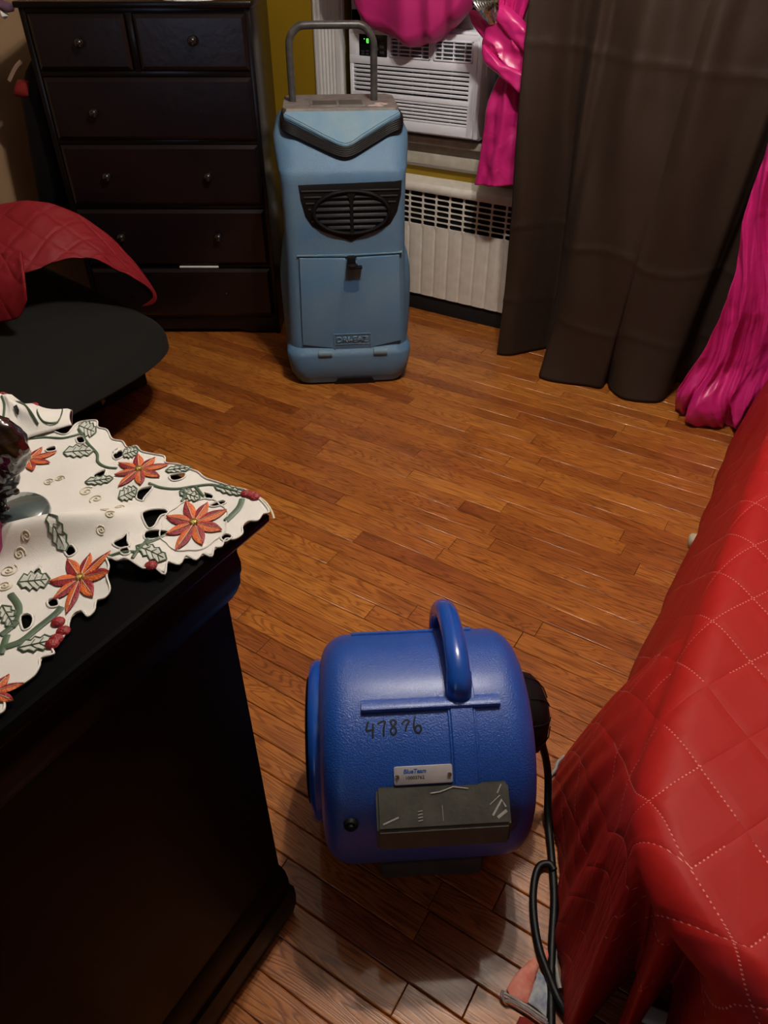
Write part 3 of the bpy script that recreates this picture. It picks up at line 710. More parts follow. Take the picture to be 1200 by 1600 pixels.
for q in range(10):
    a_ = 2 * PI * q / 10
    b = B(); P = [Vector((HWD + h_, .030 + r_ * math.cos(a_), ZCN + .020 + r_ * math.sin(a_))) for r_, h_ in ((.03, .0595), (.05, .052), (.066, .038), (.073, .018))]; tube(b, P, .0012, 6, up=Vector((1, 0, 0))); ap('cover_rib', b, M_bplast)
# outlet at the back
b = B(); bx(b, -.13, .13, .10, .235, .035, .145, .012, 3); ap('outlet', b, M_blue2)
b = B(); bx(b, -.115, .115, .228, .238, .05, .13, .002); ap('outlet_grille', b, M_bplast)
# strap band with edges
def band(name, x0, x1, ph0, ph1, h, m, base=-.004, bev=.0012, n_=22, skew=0.0, label=None, parent=am):
    bm = B(); R = []
    for i in range(n_ + 1):
        ph = ph0 + (ph1 - ph0) * i / n_; dx = skew * i / n_
        R.append([cyl(x0 + dx, ph, base), cyl(x0 + dx, ph, h - bev), cyl(x0 + dx + bev, ph, h), cyl(x1 + dx - bev, ph, h), cyl(x1 + dx, ph, h - bev), cyl(x1 + dx, ph, base)])
    loft(bm, R); bmesh.ops.recalc_face_normals(bm, faces=bm.faces); return ap(name, bm, m, parent, label)
band('handle_strap', .030, .073, 158, 74, .0035, M_blue2)
band('handle_strap', .033, .068, 74, 30, .0045, M_blue2)
band('strap_edge', .029, .0335, 74, 28, .0028, M_blue2)
band('strap_edge', .0675, .072, 74, 28, .0028, M_blue2)
band('mould_seam', .0555, .0575, 12, -40, .0016, M_blue2)
# cross ridge, back ridge
def ridge(x0, x1, ph, hh, t, slopeb=0.0, m=M_blue2, name='ridge'):
    bm = B(); a = math.radians(ph); 
    R = []
    for x in (x0, x1):
        up_ = ph + 5.2
        R.append([cyl(x, ph - 1.2, -.004), cyl(x, ph - 1.0, hh * .7), cyl(x, ph - .3, hh), cyl(x, ph + 1.2, hh), cyl(x, up_, .0006), cyl(x, up_, -.004)])
    loft(bm, R); bmesh.ops.recalc_face_normals(bm, faces=bm.faces)
    return ap(name, bm, m)
ridge(-.100, .110, 70.5, .0085, .01)
ridge(-.112, .095, 128, .005, .01)
# handle: arc from the front foot over the top
bm = B(); HP = [(76, -.006), (77.5, .010), (80, .022), (85, .030), (92, .035), (103, .039), (116, .041), (128, .041), (138, .037), (147, .028), (152, .016), (155, -.004)]
P = smoothpath([cyl(.050, a, h) for a, h in HP], 5)
tube(bm, P, [.0150 + .0025 * math.sin(PI * min(1, i / 12)) for i in range(len(P))], 16, rb=.0125, up=Vector((1, 0, 0))); 
# flip ellipse orientation: side direction is in-plane, so swap by scaling about x
for v in bm.verts: v.co.x = .050 + (v.co.x - .050) * 1.45
ap('handle', bm, M_blue2h)
bm = B(); P2 = [P[k] for k in range(0, 14)]; 
tube(bm, P2, [.0156 + .0025 * math.sin(PI * min(1, i / 12)) for i in range(len(P2))], 16, rb=.0132, up=Vector((1, 0, 0)))
for v in bm.verts: v.co.x = .050 + (v.co.x - .050) * 1.47
ap('handle_grip', bm, M_blue2h)
# rubber bumpers
def bumper(name, x0, x1, pin, zbot, notch=False):
    """pin: list of (y,z) closed section"""
    bm = B(); loft(bm, [[Vector((x, y, z)) for y, z in pin] for x in (x0, x1)]); bmesh.ops.recalc_face_normals(bm, faces=bm.faces)
    bmesh.ops.bevel(bm, geom=list(bm.edges), offset=.004, segments=2, affect='EDGES', clamp_overlap=True); return ap(name, bm, M_bump)
bumper('rubber_bumper', -.084, .112, [(-.150, .334), (-.200, .297), (-.206, .252), (-.150, .235)], 0)
bumper('rubber_bumper', -.075, .105, [(-.09, .062), (-.128, .050), (-.132, .0), (-.05, .0)], 0)
bumper('rubber_bumper', -.075, .105, [(.08, .0), (.20, .0), (.20, .05), (.12, .062)], 0)
b = B()
tb = lambda x, t: Vector((x, -.1505 - .0485 * t, .3342 - .0365 * t))
def scuff(P, wd, lift=.0006):
    V_ = []
    for x, t in P: V_.append(tb(x, t) + Vector((0, -.55, .83)) * lift)
    tube(b, V_, wd, 4, rb=.0003, up=Vector((0, -.55, .83)))
scuff([(-.075, .86), (-.052, .72)], .0012); scuff([(-.004, .22), (.010, .20), (.030, .10), (.052, .16)], .0009); scuff([(.085, .8), (.100, .45), (.105, .62)], .0016)
scuff([(.092, .85), (.106, .70)], .0022); scuff([(.094, .30), (.098, .18), (.101, .1)], .0010); scuff([(.082, .55), (.098, .35)], .0007)
for q in range(4): scuff([(-.024, .62 + q * .07), (-.017, .60 + q * .07)], .0007)
scuff([(.012, .5), (.0125, .85)], .0005)
ap('scuff_marks', b, M_scuff, label='pale scratches on the bumper')['kind'] = 'stuff'
# round knob at lower left
kp = cyl(-.122, 19); kn = (kp - Vector((-.122, 0, ZCN))).normalized()
q = kn.to_track_quat('Z', 'Y').to_matrix().to_4x4()
b = B(); lathe(b, [(.0, .010), (.004, .010), (.005, .006), (.0085, .0065), (.0105, .004), (.011, 0), (.011, -.004)], 20, Matrix.Translation(kp) @ q); ap('cord_knob', b, M_bplast)
# asset plate
pc = cyl(.0, 42.0, .0012)
pn_ = Vector((0, -math.cos(math.radians(42.0)), math.sin(math.radians(42.0)))); pu = Vector((0, math.sin(math.radians(42.0)), math.cos(math.radians(42.0))))
def pf(a, c, h): return pc + Vector((1, 0, 0)) * (a - .013) + pu * c + pn_ * h
b = B(); prism(b, [(-.043, -.0135), (-.041, -.015), (.041, -.015), (.043, -.0135), (.043, .0095), (.041, .011), (-.041, .011), (-.043, .0095)], -.001, .0016, pf, .0003); pl = ap('asset_plate', b, M_plate, label='small silver identification plate')
for xx in (-.0385, .0385):
    b = B(); lathe(b, [(0, .0018), (.0014, .0015), (.0016, .0022), (.0030, .0018), (.0036, .0004), (.0036, 0)], 12, Matrix.Translation(pf(xx, -.003, .0014)) @ pn_.to_track_quat('Z', 'Y').to_matrix().to_4x4()); ap('rivet', b, M_chrome, pl)
def put_text(body, size, width, a0, c0, hgt, frame, m, parent, name, shear=0, off=0.0, label=None):
    me = text_mesh(body, size, shear, off); xs = [v.co.x for v in me.vertices]; k = width / (max(xs) - min(xs)); x0_ = min(xs)
    for v in me.vertices: v.co = frame(a0 + (v.co.x - x0_) * k, c0 + v.co.y, hgt)
    me.materials.append(m); o = bpy.data.objects.new(name, me); COL.objects.link(o); o.parent = parent
    if label: o['label'] = label
    return o
put_text('BlueTeam', .0088, .0335, -.029, .0010, .0018, pf, M_logo, pl, 'printed_name', shear=.15, off=.0003, label='blue print BlueTeam')
put_text('10003762', .0066, .0270, -.0255, -.0075, .0018, pf, M_ink, pl, 'printed_number', off=.0001, label='black print 10003762')
# handwritten 47876
D = {'4': [[(0.25, 1.0), (0.05, .42), (.75, .48)], [(.70, .85), (.62, -.1)]],
     '7': [[(.05, .80), (.55, .95), (.75, .88), (.60, .5), (.55, -.05)]],
     '8': [[(.70, .82), (.40, .98), (.15, .80), (.35, .55), (.65, .30), (.50, .0), (.20, .02), (.12, .28), (.40, .52), (.66, .72), (.68, .86)]],
     'h7': [[(.10, .62), (.45, .86), (.80, .80), (.55, .5), (.40, .12)]],
     '6': [[(.30, 1.05), (.12, .55), (.18, .1), (.50, -.08), (.80, .15), (.66, .42), (.35, .38), (.18, .16)]]}
b = B()
for i, ch in enumerate(['4', '7', '8', 'h7', '6']):
    for st in D[ch]:
        ox = -.0945 + i * .0175
        pts = smoothpath([Vector((ox + p[0] * .0155, p[1] * .0215, 0)) for p in st], 5)
        V_ = [cyl(p.x, 62.0 + math.degrees((p.y - .010) / R0) + i * .25, .0004) for p in pts]
        for k in range(len(V_) - 1):
            a, c = V_[k], V_[k + 1]; mid_ = (a + c) / 2; nn = (mid_ - Vector((mid_.x, 0, ZCN))).normalized(); d = (c - a).normalized(); s_ = nn.cross(d) * .0014
            vs = [b.verts.new(x) for x in (a - s_ - d * .0005, c - s_ + d * .0005, c + s_ + d * .0005, a + s_ - d * .0005)]; b.faces.new(vs)
ap('handwritten_number', b, M_ink, smooth=None, label='black handwritten number 47876')

# power cord
pts = []
def W(x, y, z): pts.append(AZ(x, y, z))
mw = am.matrix_world
am_m = Matrix.Translation(am.location) @ Matrix.Rotation(math.radians(35.5), 4, 'Z')
W(824, 1128, .300); W(836, 1132, .26); W(849, 1170, .17); W(856, 1210, .09); W(856, 1270, .025); W(861, 1330, .007); W(866, 1400, .007); W(863, 1470, .007); W(861, 1540, .007); W(861, 1640, .007)
b = B(); tube(b, smoothpath(pts, 8), .0070, 12); cord = tag(obj('power_cord', b, M_cord), 'thick black power cord running from the blue blower past the bed', 'cord')
pts = []
W(866, 1360, .012); W(858, 1350, .012); W(842, 1355, .009); W(834, 1385, .007); W(834, 1430, .007); W(842, 1480, .007); W(856, 1520, .011); W(872, 1560, .016); W(895, 1600, .010); W(915, 1640, .007)
b = B(); tube(b, smoothpath(pts, 8), .0066, 12); obj('cord_loop', b, M_cord, cord)

# ================================================================== CHEST OF DRAWERS
co = Vector((-2.205, 1.987, 0))
ch = empty('chest_of_drawers', co, 'tall espresso-brown five-tier chest of drawers with round knobs in the corner', 'chest of drawers', math.radians(32))
def cp(name, bm, m, parent=ch, label=None, smooth=35): return obj(name, bm, m, parent, smooth, label)
CH, CW, CD = 1.150, .378, .44
for s in (-1, 1):
    b = B(); bx(b, min(s * CW, s * (CW - .020)), max(s * CW, s * (CW - .020)), .0, CD, 0.0, CH - .018, .002); cp('side_panel', b, M_dark)
b = B(); bx(b, -CW + .01, CW - .01, CD - .012, CD, .05, CH - .02); cp('back_panel', b, M_dark)
b = B(); bx(b, -CW - .010, CW + .008, -.014, CD + .005, CH - .018, CH, .004); cp('top', b, M_dark)
b = B()
for z0, z1 in ((1.118, 1.133), (.938, .955), (.728, .741), (.506, .520), (.280, .292), (.070, .082)): bx(b, -CW + .018, CW - .018, .003, .03, z0, z1, .001)
bx(b, -.034, -.012, .003, .03, .95, 1.12, .001)
bx(b, -CW + .015, CW - .015, .03, .035, .06, 1.12)
cp('rails', b, M_dark)
b = B(); pv = [(-.360, .001), (-.30, .001), (-.25, .004), (-.21, .020), (.21, .020), (.25, .004), (.30, .001), (.360, .001), (.360, .07), (-.360, .07)]
prism(b, pv, 0, .018, lambda a, c, h: Vector((a, .020 - h, c)), .001); cp('plinth', b, M_dark)
def drawer(x0, x1, z0, z1, knobs, ajar=0.0):
    bm = B(); e = .012
    # front with wide bevelled border
    R = []
    for ins, y in ((0, .016), (0, -.004), (.004, -.007), (e, -.012)): R.append([Vector((x0 + ins, y - ajar, z0 + ins)), Vector((x1 - ins, y - ajar, z0 + ins)), Vector((x1 - ins, y - ajar, z1 - ins)), Vector((x0 + ins, y - ajar, z1 - ins))])
    loft(bm, R); bmesh.ops.recalc_face_normals(bm, faces=bm.faces)
    d = cp('drawer', bm, M_draw, smooth=20)
    for kx, kz, present in knobs:
        bb = B()
        T = Matrix.Translation((kx, -.012 - ajar, kz))
        if present: lathe(bb, [(0, .030), (.007, .029), (.0135, .024), (.0155, .018), (.0135, .012), (.0075, .007), (.0065, .002), (.010, 0)], 20, T, '-Y'); cp('knob', bb, M_knob, d)
        else: lathe(bb, [(0, .002), (.0025, .0018), (.003, 0)], 10, T, '-Y'); cp('screw_head', bb, M_chrome, d)
drawer(-.352, -.038, .957, 1.116, [(-.195, 1.037, 1)])
drawer(-.008, .361, .957, 1.116, [(.182, 1.043, 1)])
drawer(-.352, .361, .743, .936, [(-.198, .831, 1), (.175, .837, 0)])
drawer(-.352, .361, .522, .726, [(-.202, .623, 1), (.170, .623, 1)])
drawer(-.352, .361, .294, .503, [(-.199, .405, 1), (.177, .405, 1)])
drawer(-.352, .361, .084, .278, [(-.199, .18, 0), (.176, .180, 0)], ajar=.004)
b = B(); bx(b, .0, .155, -.004, .02, .2795, .2865, .002); o = cp('protruding_cloth', b, M_white, label='sliver of white cloth showing above the bottom drawer')
# lace doily on top (only its edge dips into view)
b = B(); n = 40; P = []
for k in range(n):
    t = 2 * PI * k / n; rr_ = 1 + .06 * math.sin(9 * t); P.append((.175 + .085 * rr_ * math.cos(t), .055 + .068 * rr_ * math.sin(t)))
prism(b, P, 0, .003, lambda a, c, h: Vector((a, c, CH + h)))
dl = obj('lace_doily', b, M_white, smooth=None); dl.location = co; dl.rotation_euler = (0, 0, math.radians(32)); tag(dl, 'small white lace doily lying on the front edge of the tall chest', 'doily')
# dark bag and red pouch hanging beside the chest
A = lambda x, y: AF(x, y, (-2.62, 1.84, 1))
def blob(name, outline, thick, m, puff=.6, plane=A, label=None, cat=None, parent=None, n=10):
    """cushion-like solid from a closed pixel outline on a facing plane"""
    pts = [plane(*p) for p in outline]; cen = sum(pts, Vector()) / len(pts); nn = Vector((_f.x, _f.y, 0)).normalized()
    V_ = []; F = []; N = len(pts); rings_ = 5
    for sd in (-1, 1):
        for r in range(rings_):
            q = 1 - r / rings_
            for p in pts: V_.append(cen + (p - cen) * q + nn * (sd * thick * math.sqrt(1 - q * q)))
        V_.append(cen + nn * (sd * thick))
    half = N * rings_ + 1
    for h in (0, 1):
        o_ = h * half
        for r in range(rings_ - 1):
            for k in range(N):
                f = [o_ + r * N + k, o_ + r * N + (k + 1) % N, o_ + (r + 1) * N + (k + 1) % N, o_ + (r + 1) * N + k]; F.append(f if h else f[::-1])
        for k in range(N):
            f = [o_ + (rings_ - 1) * N + k, o_ + (rings_ - 1) * N + (k + 1) % N, o_ + half - 1]; F.append(f if h else f[::-1])
    bm = B(); vs = [bm.verts.new(v) for v in V_]
    for f in F: bm.faces.new([vs[i] for i in f])
    bmesh.ops.remove_doubles(bm, verts=bm.verts, dist=1e-5); bmesh.ops.recalc_face_normals(bm, faces=bm.faces)
    o = obj(name, bm, m, parent, 60)
    if cat: tag(o, label, cat)
    elif label: o['label'] = label
    return o
bag = blob('hanging_bag', [(52, 88), (62, 92), (70, 140), (95, 240), (110, 330), (62, 318), (40, 200), (32, 150), (40, 112)], .030, M_bplast, label='black cloth bag with red pouch hanging at the left side of the chest', cat='bag')
blob('red_pouch', [(27, 124), (52, 122), (54, 150), (40, 154), (23, 150), (22, 138)], .035, M_redc, parent=bag, label='dark red pouch')
b = B(); tube(b, smoothpath([A(47, 94) - Vector((0, .035, 0)), A(38, 104) - Vector((0, .035, 0)), A(28, 124) - Vector((0, .035, 0))], 5), .007, 6); obj('pale_strap', b, M_tag, bag, label='pale cloth strap')
cl = blob('hanging_cloth', [(-14, -12), (8, 2), (24, 6), (22, 18), (12, 20), (4, 14), (-6, 18), (-20, 8)], .02, M_purple, label='mauve and white cloth hanging at the top left beside the chest', cat='cloth')
blob('white_corner', [(2, 14), (8, 20), (13, 25), (8, 30), (3, 26)], .022, M_white, parent=cl)

# ================================================================== CLOTH STRIPS / CURTAINS
def cloth_grid(name, f, nu, nv, m, thick=.002, parent=None, uvs=(1, 1), label=None, cat=None, group=None, m2=None, close=False):
    V_ = []; UV = []; F = []
    for j in range(nv + 1):
        for i in range(nu + 1):
            V_.append(f(i / nu, j / nv)); UV.append((i / nu * uvs[0], j / nv * uvs[1]))
    for j in range(nv):
        for i in range(nu):
            a = j * (nu + 1) + i; F.append((a, a + 1, a + nu + 2, a + nu + 1))
    o = pyobj(name, V_, F, m, parent, None, UV); o.data.shade_smooth()
    sm = o.modifiers.new('solid', 'SOLIDIFY'); sm.thickness = thick; sm.offset = 0
    if m2: o.data.materials.append(m2); sm.material_offset = 1; sm.material_offset_rim = 1
    if cat: tag(o, label, cat, group)
    elif label: o['label'] = label
    return o
def poly_at(P, t):
    t = max(0, min(1, t)) * (len(P) - 1); i = min(len(P) - 2, int(t)); return P[i].lerp(P[i + 1], t - i)
def resample(P, n):
    P = [Vector(p) for p in P]; L_ = [0]
    for a, b_ in zip(P[:-1], P[1:]): L_.append(L_[-1] + (b_ - a).length)
    out = []; j = 0
    for i in range(n + 1):
        s = L_[-1] * i / n
        while j < len(P) - 2 and L_[j + 1] < s: j += 1
        d = L_[j + 1] - L_[j]; out.append(P[j].lerp(P[j + 1], (s - L_[j]) / d if d > 1e-9 else 0))
    return out
def sst(a, b_, x): x = max(0, min(1, (x - a) / (b_ - a))); return x * x * (3 - 2 * x)

rod = B(); tube(rod, [(-2.2, 2.66, 2.16), (-1.0, 2.66, 2.16)], .012, 10); rod = tag(obj('curtain_rod', rod, M_rod), 'dark rod holding the fuchsia window curtain above the window', 'curtain rod')
b = B(); 
for xx in (-2.15, -1.05): bx(b, xx - .01, xx + .01, 2.66, YW1, 2.15, 2.17, .002)
obj('bracket', b, M_rod, rod)
rod2 = B(); tube(rod2, [(-1.04, 2.45, 2.20), (0.9, 2.45, 2.20)], .014, 10); rod2 = tag(obj('curtain_rod', rod2, M_rod), 'dark rod holding the long brown curtain right of the window', 'curtain rod')
b = B()
for xx in (-1.02, .88): bx(b, xx - .01, xx + .01, 2.45, YW1, 2.19, 2.21, .002)
obj('bracket', b, M_rod, rod2)

# brown curtain
hem = [AZ(778, 552, .004), AZ(800, 554, .004), AZ(838, 546, .004), AZ(849, 552, .004) + Vector((.01, .05, 0)), AZ(844, 582, .004), AZ(852, 591, .004), AZ(880, 597, .004), AZ(915, 601, .004), AZ(940, 605, .004),
       AZ(947, 598, .004) + Vector((0, .02, 0)), AZ(954, 606, .004), AZ(972, 620, .004), AZ(1000, 626, .004), AZ(1033, 626, .004), AZ(1046, 610, .004), AZ(1056, 596, .004), AZ(1075, 600, .004), AZ(1110, 615, .004), Vector((-.10, 2.55, .004)), Vector((.05, 2.48, .004)), Vector((.2, 2.52, .004)), Vector((.4, 2.46, .004)), Vector((.8, 2.5, .004))]
hem = resample(smoothpath(hem, 5), 300)
hemS = []
for i_ in range(len(hem)):
    w0 = [hem[max(0, min(len(hem) - 1, i_ + d_))] for d_ in range(-26, 27, 2)]; hemS.append(sum(w0, Vector()) / len(w0))
def brown(u, v):
    lo = poly_at(hem, u); xt = -1.03 + 1.87 * u + 0.0
    # top folds: wide soft pleats
    ft = .028 * math.sin(u * 2 * PI * 9.0 + .6) + .012 * math.sin(u * 2 * PI * 21 + 1.2 + 1.5 * math.sin(u * 11))
    ft += -.035 * math.exp(-((u - .075) / .018) ** 2)
    ft = ft * .55 - .07 * sst(.38, .5, u); up_ = Vector((xt, 2.455 - ft * 1.0, 2.20))
    t = v ** .9
    k = sst(0, .62, 1 - v) if False else v
    los = poly_at(hemS, u); kk = sst(.09, .14, u) * (1 - math.exp(-v * 2.2 / .16)); lo = Vector((lo.x, lo.y * (1 - kk) + los.y * kk, lo.z))
    w_ = sst(.15, 1.0, 1 - v)          # weight of hem shape near the floor
    x = lo.x * (1 - v) + up_.x * v
    x = lo.x + (up_.x - lo.x) * v if v > .0 else lo.x
    fy_ = (2.455 - ft) ; y = fy_ * (1 - w_) + lo.y * w_
    y -= .005 * math.sin(u * 2 * PI * 9.0 + .6) * sst(0, .5, v) * .5
    z = .004 + v * 2.196
    # packing creases
    for zc, amp, wv in ((1.06 - .12 * u, .0045, .010), (.50 - .10 * u + .02 * math.sin(u * 30), .0045, .010), (.225 - .03 * u + .01 * math.sin(u * 40), .0035, .012)):
        y -= amp * math.exp(-((z - zc) / wv) ** 2)
    # long diagonal drag folds on the right
    y -= .012 * math.sin((x * 1.0 + z * .16) * 34) * sst(0, .3, v) * (1 - .4 * v)
    y += .004 * noise.noise(Vector((x * 9, z * 5, 0)))
    if v < .10:                         # hem breaks on the floor, rolled slightly outward
        y -= .010 * (1 - v / .10) ** 2
    return Vector((x, y, z))
cloth_grid('long_curtain', brown, 420, 200, M_brownc, .0018, uvs=(1.9, 2.2), label='long dark brown curtain hanging to the floor right of the window', cat='curtain')

# fuchsia floor-length curtain at the right
Lp = [AZ(1058, 622, .004), AY(1062, 600, 2.43), AY(1095, 555, 2.42), AY(1118, 512, 2.42), AY(1148, 432, 2.41), AY(1165, 330, 2.41), AY(1201, 226, 2.40), AY(1255, 60, 2.40), Vector((-.10, 2.40, 2.17))]
Lp = resample(smoothpath(Lp, 5), 160)
hemR = [AZ(1058, 622, .004), AZ(1059, 636, .004), AZ(1070, 643, .004), AZ(1074, 636, .004) , AZ(1072, 652, .004), AZ(1100, 661, .004), AZ(1128, 664, .004), AZ(1134, 655, .004), AZ(1150, 668, .004), AZ(1175, 660, .004), Vector((.1, 2.40, .004)), Vector((.35, 2.36, .004))]
hemR = resample(smoothpath(hemR, 5), 160)
def pinkr(u, v):
    l = poly_at(Lp, v); h = poly_at(hemR, u)
    z = l.z * 1.0
    width = .42 * u
    p = Vector((l.x + width * (1 - .25 * v), l.y, z))
    wv = (1 - sst(0, .22, z))
    q = Vector((h.x, h.y, z)) ; off = Vector((l.x - Lp[0].x, l.y - Lp[0].y, 0))
    p = p.lerp(q + off, wv)
    ph = (u * 15 + z * 2.6)
    a = .016 + .010 * math.sin(u * 7 + z * 3)
    p.y -= a * (1 - abs(math.sin(ph))) * 1.5 * (1 - .6 * wv)
    dg = u * 1.6 + z * .9                       # pulled diagonal creases
    r1 = 1 - 2 * abs(noise.noise(Vector((dg * 9, u * 2 - z, 3)))); r2 = 1 - 2 * abs(noise.noise(Vector((u * 7 + 5, z * 5, 8))))
    p.y -= .022 * r1 ** 2 + .012 * (r2 ** 2) * (.3 + wv); p.x += .006 * r2 * wv + .006 * noise.noise(Vector((u * 8, z * 12, 9)))
    return p
cloth_grid('satin_curtain', pinkr, 150, 260, M_pink, .0016, uvs=(.7, 2.2), label='fuchsia satin curtain pooling on the floor between brown curtain and bed', cat='curtain')

# fuchsia balloon valance over the window
def valance(u, v):
    x = -1.90 + .66 * u
    zb = 1.002 + 1.15 * (abs(u - .56) ** 2.0) * (1.0 if u > .56 else .66)
    t = v
    zt = 2.15
    if t < .25:                          # underside roll: from back to front bottom
        a = PI * (t / .25); r = .055
        y = 2.655 - r * (-math.cos(a)) * 1.0 ; z = zb + r * .9 * (1 - math.sin(a)) 
        y = 2.655 + r * math.cos(a)
    else:
        s_ = (t - .25) / .75; z = zb + .05 + (zt - zb - .05) * s_; y = 2.60 + .05 * sst(0, .5, s_) - .035 * math.sin(PI * min(1, s_ * 2.5)) * math.sin(PI * u)
    fold = .5 + .5 * math.cos((u - .5) * (1 + .15 * math.cos(t * 2)) * PI * 9 + 1.6 * math.sin(u * 9) + .5 * t)
    k = .55 + .45 * sst(0, .3, abs(u - .56))
    y += .030 * (1 - fold) * k * (1 if t > .10 else t * 10)
    z += .012 * (1 - fold) * k * (1 - sst(.2, .45, t))
    y += .012 * noise.noise(Vector((u * 7, t * 6, 2))); z += .005 * noise.noise(Vector((u * 12, t * 9, 5)))
    return Vector((x, y, z))
cloth_grid('balloon_valance', valance, 120, 120, M_pinkm, .0016, uvs=(.7, 1.4), label='fuchsia balloon valance bunched above the air conditioner', cat='valance')

# tied fuchsia curtain between the air conditioner and the brown curtain
tie = empty('tied_curtain', (-1.15, 2.62, .6), 'fuchsia satin side curtain knotted beside the air conditioner, tail hanging', 'curtain')
TL = Vector((-1.15, 2.62, .6))
def strip(name, L, Rr, bulge, folds, amp, m, n1=34, n2=60, ny=-1, ph=0.0, yoff=0.0, skew=0.0, nz=.006):
    L_, R_ = resample(smoothpath(L, 6), 60), resample(smoothpath(Rr, 6), 60)
    def f(u, v):
        a, c = poly_at(L_, v), poly_at(R_, v); p = a.lerp(c, u)
        e = math.sin(PI * u) ** .5
        p.y -= bulge * e + amp * math.sin(u * folds * PI * 2 + ph + skew * v) * e - yoff
        p.y += nz * noise.noise(Vector((u * 5 + ph, v * 7, ph)))
        return p - TL
    return cloth_grid(name, f, n1, n2, m, .0016, tie, uvs=(.25, .5))
Y1 = 2.56
strip('hanging_folds', [AY(800, -160, Y1), AY(784, -60, Y1), AY(778, 0, Y1), AY(776, 40, Y1)], [AY(850, -160, Y1), AY(838, -60, Y1), AY(828, 0, Y1), AY(812, 45, Y1)], .02, 3.2, .012, M_pink, nz=.002)
strip('tail', [AY(788, 108, Y1), AY(766, 150, Y1), AY(757, 200, Y1), AY(750, 245, Y1), AY(742, 287, Y1)], [AY(806, 108, Y1), AY(813, 150, Y1), AY(812, 200, Y1), AY(809, 245, Y1), AY(808, 289, Y1)], .030, 1.6, .009, M_pink, ph=1.0, skew=1.5, nz=.008)
PY_ = lambda yy: (lambda x, y: AY(x, y, yy) - TL)
def knot(name, outline, thick, yy):
    P_ = [tuple(p)[:2] for p in smoothpath([Vector((x, y, 0)) for x, y in outline], 4, True)]
    return blob(name, P_, thick, M_pink, plane=PY_(yy), parent=tie)
def wrapped(name, outline, thick, yy, ax, ay, freq, amp, rings_=16):
    """flattened knot of cloth with creases running along one diagonal"""
    o2 = [Vector(p) for p in (tuple(q) for q in smoothpath([Vector((x, y, 0)) for x, y in outline], 5, True))]
    cx = sum(p.x for p in o2) / len(o2); cy = sum(p.y for p in o2) / len(o2); N_ = len(o2); VV, FF = [], []
    for r in range(rings_ + 1):
        q = 1 - r / rings_
        for p in o2:
            x, y = cx + (p.x - cx) * q, cy + (p.y - cy) * q
            t = (x * ax + y * ay) / 10.0
            cr = 1 - abs(math.sin(t * freq + 1.3 * noise.noise(Vector((x / 30, y / 30, 2))))) ** .7
            w3 = AY(x, y, yy); w3.y -= thick * math.sqrt(1 - q ** 3) + amp * cr * (1 - q ** 4) + .004 * noise.noise(Vector((x / 12, y / 12, 0)))
            VV.append(w3 - TL)
    for r in range(rings_):
        for k in range(N_): a_ = r * N_ + k; b2 = r * N_ + (k + 1) % N_; FF.append((a_, b2, b2 + N_, a_ + N_))
    base = len(VV)
    for p in o2: w3 = AY(p.x, p.y, yy); w3.y += .02; VV.append(w3 - TL)
    for k in range(N_): FF.append((k, base + k, base + (k + 1) % N_, (k + 1) % N_))
    FF.append(tuple(range(base, base + N_))); o = pyobj(name, VV, FF, M_pink, tie, 60); return o
wrapped('wrap', [(764, 8), (790, 12), (812, 30), (832, 56), (833, 88), (828, 115), (820, 148), (800, 134), (780, 112), (756, 94), (754, 66), (760, 40)], .035, 2.54, .75, -.65, 1.05, .016)
wrapped('lower_fold', [(754, 70), (768, 80), (786, 96), (808, 108), (824, 120), (820, 149), (806, 140), (780, 117), (756, 96)], .020, 2.505, .8, -.6, .9, .004)
wrapped('upper_fold', [(784, 8), (806, 24), (824, 44), (832, 60), (832, 92), (816, 78), (798, 60), (782, 40), (770, 22)], .018, 2.505, .8, -.6, .8, .005)
wrapped('upper_loop', [(734, 16), (748, 22), (760, 38), (768, 52), (758, 62), (744, 46), (736, 32)], .012, 2.545, .8, -.6, .8, .004)
b = B()
for i in range(9):
    a0 = AY(738 + i * 5, -22, 2.50); a1 = AY(742 + i * 4.2, 4, 2.49); a2 = AY(757 + i * 2.4, 22 + i * .6, 2.50); a3 = AY(768 + i, 36, 2.51)
    tube(b, smoothpath([a0, a1, a2, a3], 5), .0085, 6)
fo = tag(obj('foil_wrap', b, M_foil), 'crumpled silver foil tucked in the fuchsia curtain knot', 'foil wrap')

